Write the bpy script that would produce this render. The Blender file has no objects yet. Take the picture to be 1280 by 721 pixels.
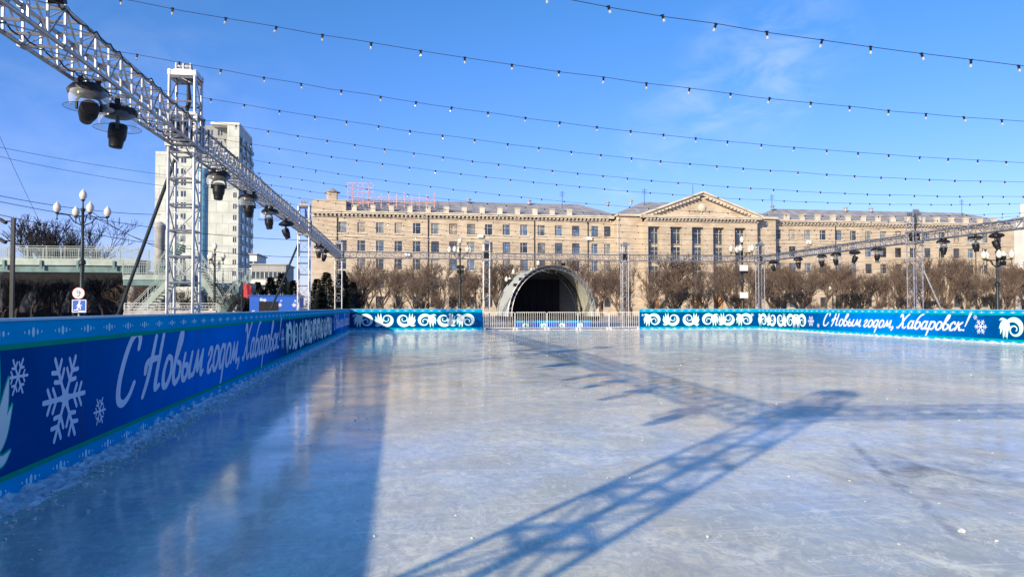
import bpy, math, random
from mathutils import Vector, Matrix, noise as mnoise
random.seed(7)
C = bpy.context.scene.collection
SC = bpy.context.scene
R = math.radians

# ------------------------------------------------------------------ camera, light, exposure
EYE = 1.55
YAW = R(8.9)
cam_d = bpy.data.cameras.new('camera'); cam = bpy.data.objects.new('camera', cam_d); C.objects.link(cam)
cam.location = (0, 0, EYE)
cam.rotation_euler = (R(90 + 1.49), 0, -YAW)
cam_d.sensor_width = 36; cam_d.lens = 914 / 1280 * 36
cam_d.clip_start = 0.05; cam_d.clip_end = 4000
SC.camera = cam

LX, LY = 2.0, 2.15                                    # ground shift of a shadow per metre of height
SUN_EL = math.atan(1 / math.hypot(LX, LY))
w = bpy.data.worlds.new('World'); SC.world = w; w.use_nodes = True
nt = w.node_tree; N = nt.nodes; L = nt.links
bg = N['Background']; bg.inputs[1].default_value = 0.15
sky = N.new('ShaderNodeTexSky'); sky.sky_type = 'NISHITA'; sky.sun_disc = False
sky.sun_elevation = SUN_EL; sky.sun_rotation = R(223)
sky.air_density = 1.0; sky.dust_density = 0.3; sky.ozone_density = 2.5; sky.altitude = 0
# faint wisps of cirrus
tc = N.new('ShaderNodeTexCoord')
mp = N.new('ShaderNodeMapping'); mp.inputs['Scale'].default_value = (1.6, 1.2, 3.2); mp.inputs['Rotation'].default_value = (0.3, 0.5, 0.2)
nz = N.new('ShaderNodeTexNoise'); nz.inputs['Scale'].default_value = 7; nz.inputs['Detail'].default_value = 7; nz.inputs['Roughness'].default_value = 0.58
nz.inputs['Distortion'].default_value = 0.5
rp = N.new('ShaderNodeValToRGB'); rp.color_ramp.elements[0].position = 0.42; rp.color_ramp.elements[1].position = 0.72
rp.color_ramp.elements[1].color = (0.38, 0.38, 0.38, 1)
mx = N.new('ShaderNodeMix'); mx.data_type = 'RGBA'
hs = N.new('ShaderNodeHueSaturation'); hs.inputs['Saturation'].default_value = 1.15
L.new(tc.outputs['Generated'], mp.inputs[0]); L.new(mp.outputs[0], nz.inputs['Vector']); L.new(nz.outputs[0], rp.inputs[0])
def wisp(px, py, r0, r1, amp):
    t_ = (px-640)/914; dv = Vector((t_*math.cos(YAW)+math.sin(YAW), math.cos(YAW)-t_*math.sin(YAW), (384.3-py)/914)).normalized()
    dt = N.new('ShaderNodeVectorMath'); dt.operation = 'DOT_PRODUCT'; dt.inputs[1].default_value = dv; L.new(tc.outputs['Generated'], dt.inputs[0])
    mr = N.new('ShaderNodeMapRange'); mr.interpolation_type = 'SMOOTHSTEP'; mr.inputs[1].default_value = math.cos(R(r1)); mr.inputs[2].default_value = math.cos(R(r0)); mr.inputs[4].default_value = amp; L.new(dt.outputs['Value'], mr.inputs[0]); return mr.outputs[0]
acc = None
for w_ in (wisp(940, 95, 1, 6.5, .6), wisp(1010, 45, 1, 5, .3), wisp(772, 224, .3, 2.6, 1.0), wisp(840, 160, 1, 5, .45), wisp(120, 300, 2, 22, .25)):
    if acc is None: acc = w_
    else:
        ad = N.new('ShaderNodeMath'); ad.operation = 'ADD'; L.new(acc, ad.inputs[0]); L.new(w_, ad.inputs[1]); acc = ad.outputs[0]
cm = N.new('ShaderNodeMath'); cm.operation = 'MULTIPLY'; cm.use_clamp = True; L.new(acc, cm.inputs[0]); L.new(rp.outputs[0], cm.inputs[1]); L.new(cm.outputs[0], mx.inputs[0]); tint = N.new('ShaderNodeMix'); tint.data_type = 'RGBA'; tint.blend_type = 'MULTIPLY'; tint.inputs[0].default_value = 1; sz = N.new('ShaderNodeSeparateXYZ'); L.new(tc.outputs['Generated'], sz.inputs[0])
gz = N.new('ShaderNodeMapRange'); gz.inputs[1].default_value = .10; gz.inputs[2].default_value = .38; L.new(sz.outputs[2], gz.inputs[0])
tg = N.new('ShaderNodeMix'); tg.data_type = 'RGBA'; tg.inputs[6].default_value = (.58, .585, 1.04, 1); tg.inputs[7].default_value = (.46, .70, .97, 1)
gz2 = N.new('ShaderNodeMapRange'); gz2.inputs[1].default_value = .38; gz2.inputs[2].default_value = .75; L.new(sz.outputs[2], gz2.inputs[0])
tg2 = N.new('ShaderNodeMix'); tg2.data_type = 'RGBA'; tg2.inputs[7].default_value = (.26, .74, 1.08, 1); L.new(gz2.outputs[0], tg2.inputs[0]); L.new(tg.outputs[2], tg2.inputs[6])
L.new(gz.outputs[0], tg.inputs[0]); L.new(tg2.outputs[2], tint.inputs[7])
L.new(sky.outputs[0], hs.inputs['Color']); L.new(hs.outputs[0], tint.inputs[6]); L.new(tint.outputs[2], mx.inputs[6])
mx.inputs[7].default_value = (4.6, 5.0, 5.6, 1)
L.new(mx.outputs[2], bg.inputs[0])

sd = bpy.data.lights.new('sun', 'SUN'); sun = bpy.data.objects.new('sun', sd); C.objects.link(sun)
sd.energy = 5.0; sd.angle = R(0.53); sd.color = (1.0, 0.84, 0.60)
sun.rotation_euler = Vector((LX, LY, -1)).to_track_quat('-Z', 'Y').to_euler()
VS = SC.view_settings
VS.view_transform = 'Standard'; VS.look = 'None'; VS.gamma = 1; VS.use_curve_mapping = False
VS.exposure = 0.50

# ------------------------------------------------------------------ helpers
def tag(o, label=None, cat=None, group=None, kind=None):
    if label: o['label'] = label
    if cat: o['category'] = cat
    if group: o['group'] = group
    if kind: o['kind'] = kind
    return o

def empty(name, loc=(0, 0, 0), rz=0, parent=None):
    o = bpy.data.objects.new(name, None); C.objects.link(o); o.location = loc; o.rotation_euler = (0, 0, rz)
    o.empty_display_size = 0.2
    if parent: o.parent = parent
    return o

class MB:
    def __init__(s): s.v = []; s.f = []; s.m = []; s.cur = 0
    def add(s, vs, fs):
        b = len(s.v); s.v += [tuple(p) for p in vs]
        for f in fs: s.f.append(tuple(b + i for i in f)); s.m.append(s.cur)
    def box(s, a, b, M=None):
        x0, y0, z0 = a; x1, y1, z1 = b
        vs = [Vector(p) for p in ((x0,y0,z0),(x1,y0,z0),(x1,y1,z0),(x0,y1,z0),(x0,y0,z1),(x1,y0,z1),(x1,y1,z1),(x0,y1,z1))]
        if M: vs = [M @ p for p in vs]
        s.add(vs, [(0,3,2,1),(4,5,6,7),(0,1,5,4),(1,2,6,5),(2,3,7,6),(3,0,4,7)])
    def cbox(s, c, d, M=None):
        s.box((c[0]-d[0]/2, c[1]-d[1]/2, c[2]-d[2]/2), (c[0]+d[0]/2, c[1]+d[1]/2, c[2]+d[2]/2), M)
    def bar(s, p0, p1, wd, ht=None):                 # square bar between two points
        ht = ht or wd; p0 = Vector(p0); p1 = Vector(p1); d = (p1 - p0).normalized()
        u = d.cross(Vector((0,0,1)))
        if u.length < 1e-4: u = Vector((1,0,0))
        u.normalize(); v = u.cross(d)
        vs = [p + u*a*wd/2 + v*b*ht/2 for p in (p0, p1) for a, b in ((-1,-1),(1,-1),(1,1),(-1,1))]
        s.add(vs, [(0,1,2,3),(7,6,5,4),(0,4,5,1),(1,5,6,2),(2,6,7,3),(3,7,4,0)])
    def tube(s, p0, p1, r0, r1=None, n=8, cap=True):
        s.path([p0, p1], [r0, r0 if r1 is None else r1], n, cap)
    def path(s, pts, rs, n=6, cap=True):
        pts = [Vector(p) for p in pts]
        if not isinstance(rs, (list, tuple)): rs = [rs]*len(pts)
        vs = []; u = None
        for i, p in enumerate(pts):
            d = (pts[min(i+1, len(pts)-1)] - pts[max(i-1, 0)]).normalized()
            if u is None:
                u = d.cross(Vector((0,0,1)))
                if u.length < 1e-3: u = d.cross(Vector((0,1,0)))
            else: u = u - d*u.dot(d)
            u.normalize(); v = d.cross(u)
            for k in range(n):
                a = 2*math.pi*k/n; vs.append(p + (u*math.cos(a) + v*math.sin(a))*rs[i])
        fs = []
        for i in range(len(pts)-1):
            for k in range(n):
                a = i*n+k; b = i*n+(k+1) % n
                fs.append((a, b, b+n, a+n))
        if cap: fs.append(tuple(reversed(range(n)))); fs.append(tuple((len(pts)-1)*n+k for k in range(n)))
        s.add(vs, fs)
    def lathe(s, prof, c=(0,0,0), n=16, M=None):      # prof [(r,z)]
        vs = []
        for r, z in prof:
            for k in range(n):
                a = 2*math.pi*k/n; p = Vector((c[0]+r*math.cos(a), c[1]+r*math.sin(a), c[2]+z)); vs.append(M @ p if M else p)
        fs = []
        for i in range(len(prof)-1):
            for k in range(n):
                a = i*n+k; b = i*n+(k+1) % n; fs.append((a, b, b+n, a+n))
        if prof[0][0] > 1e-3: fs.append(tuple(reversed(range(n))))
        if prof[-1][0] > 1e-3: fs.append(tuple((len(prof)-1)*n+k for k in range(n)))
        s.add(vs, fs)
    def shell(s, prof, c=(0,0,0), n=20):               # open lathe without caps
        vs = []
        for r, z in prof:
            for k in range(n):
                a = 2*math.pi*k/n; vs.append((c[0]+r*math.cos(a), c[1]+r*math.sin(a), c[2]+z))
        fs = []
        for i in range(len(prof)-1):
            for k in range(n):
                a = i*n+k; b = i*n+(k+1) % n; fs.append((a, b, b+n, a+n))
        s.add(vs, fs)
    def ball(s, c, r, n=10, m=6, sc=(1,1,1)):
        prof = [(max(math.sin(math.pi*i/m), 1e-4)*r*sc[0], -math.cos(math.pi*i/m)*r*sc[2]) for i in range(m+1)]
        s.lathe(prof, c, n)
    def build(s, name, mats, parent=None, smooth=False, loc=None):
        me = bpy.data.meshes.new(name); me.from_pydata(s.v, [], s.f)
        if not isinstance(mats, (list, tuple)): mats = [mats]
        for m in mats: me.materials.append(m)
        if len(mats) > 1: me.polygons.foreach_set('material_index', s.m)
        if smooth:
            me.polygons.foreach_set('use_smooth', [True]*len(me.polygons))
            try: me.set_sharp_from_angle(angle=R(40))
            except Exception: pass
        me.update()
        o = bpy.data.objects.new(name, me); C.objects.link(o)
        if parent: o.parent = parent
        if loc: o.location = loc
        return o

def copy_tree(o, parent=None):
    c = o.copy(); C.objects.link(c)
    if parent: c.parent = parent
    for ch in o.children: copy_tree(ch, c)
    return c

# pixel of the photograph (1280 wide) -> plan position at a given plane (used to measure the place)
def ray(px):
    t = (px-640)/914; c, s_ = math.cos(YAW), math.sin(YAW)
    return t*c+s_, c-t*s_
def atY(px, Y):
    a, b = ray(px); return a*Y/b, Y, Y/b
def zof(py, d): return EYE + (384.3-py)/914*d

# ------------------------------------------------------------------ materials
def mat(name, col, rough=0.6, metal=0.0, var=0.12, scale=6, bump=0.0, bscale=None, detail=4, spec=0.5, col2=None, trans=0, ior=1.45, alpha=1, coat=0):
    m = bpy.data.materials.new(name); m.use_nodes = True
    nt = m.node_tree; n = nt.nodes; l = nt.links; b = n['Principled BSDF']
    b.inputs['Roughness'].default_value = rough; b.inputs['Metallic'].default_value = metal
    b.inputs['Specular IOR Level'].default_value = spec; b.inputs['IOR'].default_value = ior
    b.inputs['Transmission Weight'].default_value = trans; b.inputs['Alpha'].default_value = alpha
    b.inputs['Coat Weight'].default_value = coat
    t = n.new('ShaderNodeTexCoord'); no = n.new('ShaderNodeTexNoise'); no.inputs['Scale'].default_value = scale; no.inputs['Detail'].default_value = detail
    l.new(t.outputs['Object'], no.inputs['Vector'])
    mi = n.new('ShaderNodeMix'); mi.data_type = 'RGBA'
    c2 = col2 or tuple(c*(1-var*2) for c in col); c1 = tuple(min(1, c*(1+var)) for c in col) if not col2 else col
    mi.inputs[6].default_value = (*c1, 1); mi.inputs[7].default_value = (*c2, 1)
    rr = n.new('ShaderNodeValToRGB'); rr.color_ramp.elements[0].position = .35; rr.color_ramp.elements[1].position = .7
    l.new(no.outputs[0], rr.inputs[0]); l.new(rr.outputs[0], mi.inputs[0]); l.new(mi.outputs[2], b.inputs['Base Color'])
    if bump:
        nb = n.new('ShaderNodeTexNoise'); nb.inputs['Scale'].default_value = bscale or scale*6; nb.inputs['Detail'].default_value = 4
        l.new(t.outputs['Object'], nb.inputs['Vector'])
        bp = n.new('ShaderNodeBump'); bp.inputs['Strength'].default_value = bump; bp.inputs['Distance'].default_value = 0.02
        l.new(nb.outputs[0], bp.inputs['Height']); l.new(bp.outputs[0], b.inputs['Normal'])
    return m

M = {}
M['alu'] = mat('aluminium', (0.42, 0.42, 0.43), 0.42, 0.85, 0.12, 9)
M['alu_dull'] = mat('galvanised', (0.36, 0.37, 0.38), 0.5, 0.6, 0.15, 12)
M['blackp'] = mat('black_plastic', (0.010, 0.010, 0.013), 0.45, 0, 0.2, 8, spec=.3)
M['blackm'] = mat('black_metal', (0.010, 0.012, 0.015), 0.5, 0.1, 0.2, 8)
M['greenblack'] = mat('dark_green_iron', (0.022, 0.032, 0.034), 0.45, 0.3, 0.25, 5)
M['cable'] = mat('cable_rubber', (0.012, 0.012, 0.014), 0.6)
M['wire'] = mat('string_wire', (0.02, 0.02, 0.025), 0.6)
M['globe'] = mat('opal_globe', (0.66, 0.61, 0.52), 0.3, 0, 0.05, 5)
M['bulb'] = mat('bulb_glass', (0.50, 0.52, 0.54), 0.08, 0, 0.02, 5, alpha=.7)
M['white'] = mat('white_paint', (0.78, 0.77, 0.74), 0.5, 0, 0.05, 4)
M['red'] = mat('red_paint', (0.34, 0.02, 0.025), 0.4)
M['signblue'] = mat('sign_blue', (0.012, 0.09, 0.42), 0.4, var=.04)
M['lens'] = mat('lens_glass', (0.03, 0.035, 0.05), 0.05, 0.0, spec=1)
M['inkblack'] = mat('sign_black', (0.02, 0.02, 0.02), 0.5)
M['orange_wood'] = mat('oak_door', (0.50, 0.24, 0.08), 0.5, 0, 0.15, 3)
M['roof'] = mat('grey_tin_roof', (0.34, 0.335, 0.335), 0.6, 0.1, 0.12, 0.6)
M['winglass'] = mat('window_glass', (0.035, 0.05, 0.07), 0.08, 0, 0.5, 0.35, spec=0.9)
M['curtain'] = mat('window_glass_curtain', (0.20, 0.22, 0.22), 0.15, 0, 0.4, 0.6, spec=0.9)
M['winglass_blue'] = mat('window_glass_sky', (0.09, 0.14, 0.22), 0.06, 0, 0.4, 0.5, spec=1)
M['winglass_warm'] = mat('window_glass_blind', (0.34, 0.30, 0.24), 0.3, 0, 0.3, 0.9)
M['frame'] = mat('window_frame', (0.45, 0.43, 0.40), 0.5, 0, 0.1, 2)
M['frame_dark'] = mat('window_frame_brown', (0.10, 0.06, 0.045), 0.5, 0, 0.2, 2)
M['bark'] = mat('bark', (0.13, 0.095, 0.072), 0.9, 0, 0.3, 4)
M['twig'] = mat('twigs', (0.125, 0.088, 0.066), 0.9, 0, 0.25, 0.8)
M['twig_dark'] = mat('dark_twigs', (0.02, 0.018, 0.02), 0.9, 0, 0.25, 0.8)  # dark brush; on trees under the footbridge the darkness stands for shade
M['needle'] = mat('spruce_needles', (0.022, 0.035, 0.03), 0.8, 0, 0.4, 1.2)
M['railpaint'] = mat('railing_paint', (.26, .31, .30), .5, .1)
M['teal'] = mat('pale_green_steel', (0.27, 0.33, 0.30), 0.5, 0.1, 0.12, 1.2)
M['teal_dark'] = mat('dark_green_steel', (0.085, 0.16, 0.16), 0.5, 0.1, 0.2, 1.2)
M['concrete'] = mat('concrete', (0.36, 0.35, 0.33), 0.85, 0, 0.15, 2)
M['shade_wall'] = mat('shade_dark_brick_wall', (0.011, 0.011, 0.014), 0.9, 0, 0.3, 1.5)  # near-black base colour standing in for the shade under the bridge
M['snow'] = mat('scraped_snow', (0.62, 0.67, 0.70), 0.6, 0, 0.14, 9, bump=0.6, bscale=40)
M['canvas'] = mat('cream_canvas', (0.44, 0.455, 0.40), 0.65, 0, 0.1, 2, bump=.2, bscale=6)
M['drape'] = mat('dark_drape', (0.008, 0.009, 0.014), 0.9)
M['greyboard'] = mat('grey_stage_panel', (0.16, 0.16, 0.17), 0.8)
M['balcony'] = mat('balcony_panels', (0.35, 0.33, 0.30), 0.7)
# clear plastic dome: thin sheet, mostly see-through
m = bpy.data.materials.new('clear_plastic'); m.use_nodes = True; n = m.node_tree.nodes; l = m.node_tree.links
b = n['Principled BSDF']; b.inputs['Base Color'].default_value = (.8, .85, .9, 1); b.inputs['Roughness'].default_value = .12
tr = n.new('ShaderNodeBsdfTransparent'); ms = n.new('ShaderNodeMixShader'); fr = n.new('ShaderNodeLayerWeight'); fr.inputs[0].default_value = .35
mt = n.new('ShaderNodeMath'); mt.operation = 'MULTIPLY_ADD'; mt.inputs[1].default_value = .50; mt.inputs[2].default_value = .06
l.new(fr.outputs['Facing'], mt.inputs[0]); l.new(mt.outputs[0], ms.inputs[0]); l.new(tr.outputs[0], ms.inputs[1]); l.new(b.outputs[0], ms.inputs[2])
l.new(ms.outputs[0], n['Material Output'].inputs[0]); M['dome'] = m

# pinkish stone facade with courses
def facade_mat(name, c1, c2, bw, bh, mortar):
    m = bpy.data.materials.new(name); m.use_nodes = True; nt = m.node_tree; n = nt.nodes; l = nt.links; b = n['Principled BSDF']; b.inputs['Roughness'].default_value = .85
    t = n.new('ShaderNodeTexCoord'); sp = n.new('ShaderNodeSeparateXYZ'); cb = n.new('ShaderNodeCombineXYZ'); ad = n.new('ShaderNodeMath')
    l.new(t.outputs['Object'], sp.inputs[0]); l.new(sp.outputs[0], ad.inputs[0]); l.new(sp.outputs[1], ad.inputs[1])
    l.new(ad.outputs[0], cb.inputs[0]); l.new(sp.outputs[2], cb.inputs[1])
    br = n.new('ShaderNodeTexBrick'); br.inputs['Scale'].default_value = 1; br.inputs['Brick Width'].default_value = bw; br.inputs['Row Height'].default_value = bh
    br.inputs['Mortar Size'].default_value = mortar; br.inputs['Color1'].default_value = (*c1, 1); br.inputs['Color2'].default_value = (*c2, 1)
    br.inputs['Mortar'].default_value = tuple(c*.72 for c in c1)+(1,)
    l.new(cb.outputs[0], br.inputs['Vector'])
    no = n.new('ShaderNodeTexNoise'); no.inputs['Scale'].default_value = .35; no.inputs['Detail'].default_value = 6; l.new(t.outputs['Object'], no.inputs['Vector'])
    rr = n.new('ShaderNodeValToRGB'); rr.color_ramp.elements[0].position = .3; rr.color_ramp.elements[0].color = (.78, .76, .74, 1); rr.color_ramp.elements[1].position = .65
    mi = n.new('ShaderNodeMix'); mi.data_type = 'RGBA'; mi.blend_type = 'MULTIPLY'; mi.inputs[0].default_value = 1
    l.new(no.outputs[0], rr.inputs[0]); l.new(br.outputs[0], mi.inputs[6]); l.new(rr.outputs[0], mi.inputs[7]); l.new(mi.outputs[2], b.inputs['Base Color'])
    return m
M['stone'] = facade_mat('beige_stone', (0.555, 0.475, 0.365), (0.47, 0.385, 0.29), .9, .42, .018)
M['stone_trim'] = mat('stone_trim', (0.56, 0.50, 0.41), .8, 0, .10, .8)
M['tower_cream'] = facade_mat('cream_panels', (0.56, 0.60, 0.55), (0.51, 0.55, 0.51), 3.2, 3.0, .10)
M['tower_grey'] = facade_mat('grey_panels', (0.34, 0.36, 0.36), (0.30, 0.32, 0.32), 3.2, 3.0, .08)
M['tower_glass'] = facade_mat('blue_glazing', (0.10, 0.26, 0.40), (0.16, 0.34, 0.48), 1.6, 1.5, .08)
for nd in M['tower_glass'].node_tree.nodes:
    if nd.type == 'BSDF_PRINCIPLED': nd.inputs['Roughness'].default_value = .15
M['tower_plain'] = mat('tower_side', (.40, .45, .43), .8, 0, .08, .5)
M['whitewall'] = mat('white_render', (0.66, 0.65, 0.60), .8, 0, .08, .5)

# ------------------------------------------------------------------ ground and ice
def ground_mat():
    m = bpy.data.materials.new('paving'); m.use_nodes = True; n = m.node_tree.nodes; l = m.node_tree.links; b = n['Principled BSDF']; b.inputs['Roughness'].default_value = .85
    t = n.new('ShaderNodeTexCoord'); no = n.new('ShaderNodeTexNoise'); no.inputs['Scale'].default_value = .12; no.inputs['Detail'].default_value = 8
    rr = n.new('ShaderNodeValToRGB'); rr.color_ramp.elements[0].position = .45; rr.color_ramp.elements[0].color = (.20, .19, .18, 1); rr.color_ramp.elements[1].position = .62; rr.color_ramp.elements[1].color = (.45, .46, .48, 1)
    l.new(t.outputs['Object'], no.inputs[0]); l.new(no.outputs[0], rr.inputs[0]); l.new(rr.outputs[0], b.inputs['Base Color'])
    return m
g = MB(); g.add([(-1500, -1500, -.02), (1500, -1500, -.02), (1500, 2500, -.02), (-1500, 2500, -.02)], [(0, 1, 2, 3)])
tag(g.build('ground', ground_mat()), kind='structure')

def ice_mat():
    m = bpy.data.materials.new('ice'); m.use_nodes = True; nt = m.node_tree; n = nt.nodes; l = nt.links; b = n['Principled BSDF']
    t = n.new('ShaderNodeTexCoord')
    def noise(scale, detail=6, rough=.55, mapscale=(1, 1, 1), rot=0, dist=0):
        mp = n.new('ShaderNodeMapping'); mp.inputs['Scale'].default_value = mapscale; mp.inputs['Rotation'].default_value = (0, 0, rot)
        no = n.new('ShaderNodeTexNoise'); no.inputs['Scale'].default_value = scale; no.inputs['Detail'].default_value = detail; no.inputs['Roughness'].default_value = rough; no.inputs['Distortion'].default_value = dist
        l.new(t.outputs['Object'], mp.inputs[0]); l.new(mp.outputs[0], no.inputs['Vector']); return no.outputs[0]
    def ramp(src, p0, c0, p1, c1):
        r = n.new('ShaderNodeValToRGB'); e = r.color_ramp.elements; e[0].position = p0; e[1].position = p1
        e[0].color = (c0,)*3+(1,) if isinstance(c0, (int, float)) else (*c0, 1); e[1].color = (c1,)*3+(1,) if isinstance(c1, (int, float)) else (*c1, 1)
        l.new(src, r.inputs[0]); return r.outputs[0]
    def mix(f, a, b_, mode='MIX'):
        x = n.new('ShaderNodeMix'); x.data_type = 'RGBA'; x.blend_type = mode
        if isinstance(f, (int, float)): x.inputs[0].default_value = f
        else: l.new(f, x.inputs[0])
        for s_, i in ((a, 6), (b_, 7)):
            if isinstance(s_, tuple): x.inputs[i].default_value = (*s_, 1)
            else: l.new(s_, x.inputs[i])
        return x.outputs[2]
    def math_(op, a, b_):
        x = n.new('ShaderNodeMath'); x.operation = op
        for s_, i in ((a, 0), (b_, 1)):
            if isinstance(s_, (int, float)): x.inputs[i].default_value = s_
            else: l.new(s_, x.inputs[i])
        return x.outputs[0]
    big = noise(.33, 5, .55, dist=.6)
    col = mix(ramp(big, .35, 0, .68, 1), (.46, .50, .44), (.84, .81, .60))
    frost = noise(1.7, 9, .66, (1, 1, 1), 0, .8)
    col = mix(ramp(frost, .50, 0, .66, .9), col, (.95, .90, .66))
    veins = noise(2.6, 8, .7, (1, .45, 1), .5, 1.6)
    col = mix(math_('MULTIPLY', ramp(veins, .485, 0, .50, 1), ramp(veins, .50, 1, .515, 0)), col, (.88, .86, .72))
    speck = noise(24, 4, .7, (1, .7, 1), 0, .5)
    col = mix(ramp(speck, .64, 0, .70, .8), col, (.92, .90, .80))
    col = mix(ramp(speck, .28, .7, .34, 0), col, (.30, .31, .30))
    dirty = noise(.8, 6, .6, dist=.5)
    col = mix(ramp(dirty, .50, 0, .72, .75), col, (.50, .46, .37))
    fine = noise(9, 8, .75, (1, .6, 1), .4, 1.2)
    col = mix(ramp(fine, .38, .75, .58, 0), col, (.40, .41, .38))
    def lines(rot, sc, seed_):
        mp = n.new('ShaderNodeMapping'); mp.inputs['Rotation'].default_value = (0, 0, rot); mp.inputs['Scale'].default_value = (.03, 1, 1); mp.inputs['Location'].default_value = (seed_, seed_, 0)
        no = n.new('ShaderNodeTexNoise'); no.inputs['Scale'].default_value = sc; no.inputs['Detail'].default_value = 3; no.inputs['Distortion'].default_value = .5
        l.new(t.outputs['Object'], mp.inputs[0]); l.new(mp.outputs[0], no.inputs['Vector'])
        return ramp(no.outputs[0], .655, 0, .69, 1)
    for rot_, sc_i, sd_ in ((R(20), 26, 1.3), (R(-38), 22, 7.1), (R(75), 30, 4.4)):
        col = mix(math_('MULTIPLY', lines(rot_, sc_i, sd_), .45), col, (.85, .86, .86))
    # dark streak and a patchy grey area around it
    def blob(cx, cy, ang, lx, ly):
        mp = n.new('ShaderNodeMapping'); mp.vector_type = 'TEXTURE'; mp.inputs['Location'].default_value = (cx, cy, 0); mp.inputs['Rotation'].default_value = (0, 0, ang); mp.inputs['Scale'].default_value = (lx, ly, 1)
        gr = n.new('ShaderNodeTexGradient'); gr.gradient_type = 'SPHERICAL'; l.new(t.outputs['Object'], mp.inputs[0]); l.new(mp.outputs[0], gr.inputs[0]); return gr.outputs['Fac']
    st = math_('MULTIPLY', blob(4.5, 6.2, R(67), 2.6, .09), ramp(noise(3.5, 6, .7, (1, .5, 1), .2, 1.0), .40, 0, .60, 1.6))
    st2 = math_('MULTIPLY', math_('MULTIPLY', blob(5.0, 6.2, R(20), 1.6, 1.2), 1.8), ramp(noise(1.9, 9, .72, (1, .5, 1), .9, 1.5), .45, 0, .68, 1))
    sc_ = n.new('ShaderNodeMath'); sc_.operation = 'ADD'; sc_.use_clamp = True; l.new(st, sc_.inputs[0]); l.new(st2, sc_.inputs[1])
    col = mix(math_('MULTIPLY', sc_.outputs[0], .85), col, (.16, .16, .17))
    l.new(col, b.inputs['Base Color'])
    rg = noise(1.1, 7, .6, (1, 1, 1), .3, .4)
    l.new(ramp(rg, .40, .10, .62, .55), b.inputs['Roughness'])
    b.inputs['Subsurface Weight'].default_value = .45; b.inputs['Subsurface Radius'].default_value = (.24, .30, .36); b.inputs['Subsurface Scale'].default_value = 1.0
    b.inputs['IOR'].default_value = 1.31; b.inputs['Specular IOR Level'].default_value = .12
    # wetter, glossier film along the shaded left side and in melt patches; dull frost elsewhere
    sx_ = n.new('ShaderNodeSeparateXYZ'); l.new(t.outputs['Object'], sx_.inputs[0])
    wg = n.new('ShaderNodeMapRange'); wg.interpolation_type = 'SMOOTHSTEP'; wg.inputs[1].default_value = 2.0; wg.inputs[2].default_value = -1.2; wg.inputs[3].default_value = 0; wg.inputs[4].default_value = .45; l.new(sx_.outputs[0], wg.inputs[0])
    l.new(math_('ADD', wg.outputs[0], ramp(noise(.55, 6, .6, dist=.7), .40, .14, .66, .55)), b.inputs['Coat Weight'])
    b.inputs['Coat Roughness'].default_value = .09; b.inputs['Coat IOR'].default_value = 1.33
    # shallow melt waves, scrapes and pits
    h1 = noise(.9, 3, .5, (1, 1, 1)); h2 = noise(6, 5, .6, (1, .5, 1), .2, .4); h3 = noise(30, 3, .6)
    sc1 = noise(7, 3, .5, (1, .06, 1), R(35)); sc2 = noise(7, 3, .5, (.05, 1, 1), R(20))
    h = math_('ADD', math_('MULTIPLY', h1, 1.3), math_('MULTIPLY', h2, .35)); h = math_('ADD', h, math_('MULTIPLY', h3, .07))
    h = math_('ADD', h, math_('MULTIPLY', sc1, .12)); h = math_('ADD', h, math_('MULTIPLY', sc2, .10))
    bp = n.new('ShaderNodeBump'); bp.inputs['Strength'].default_value = .42; bp.inputs['Distance'].default_value = .03
    l.new(h, bp.inputs['Height']); l.new(bp.outputs[0], b.inputs['Normal'])
    bp2 = n.new('ShaderNodeBump'); bp2.inputs['Strength'].default_value = .11; bp2.inputs['Distance'].default_value = .03
    l.new(h, bp2.inputs['Height']); l.new(bp2.outputs[0], b.inputs['Coat Normal'])
    return m
WL, WR, WF, WN = -3.1, 25.6, 49.3, -8.0           # inner faces of the boards
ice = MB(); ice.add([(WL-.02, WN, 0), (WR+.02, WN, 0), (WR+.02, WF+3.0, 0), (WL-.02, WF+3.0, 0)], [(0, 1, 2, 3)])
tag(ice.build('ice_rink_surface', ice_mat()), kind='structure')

# ------------------------------------------------------------------ ribbon graphics (flat print a few mm proud of the boards)
def catmull(pts, n=8):
    P = [Vector((p[0], p[1])) for p in pts]
    if len(P) == 2: return [P[0].lerp(P[1], i/4) for i in range(5)]
    out = []; E = [P[0]*2-P[1]] + P + [P[-1]*2-P[-2]]
    for i in range(1, len(E)-2):
        a, b, c, d = E[i-1:i+3]
        for k in range(n):
            t = k/n; out.append(.5*((2*b)+(c-a)*t+(2*a-5*b+4*c-d)*t*t+(3*b-a-3*c+d)*t**3))
    out.append(P[-1]); return out

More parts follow.
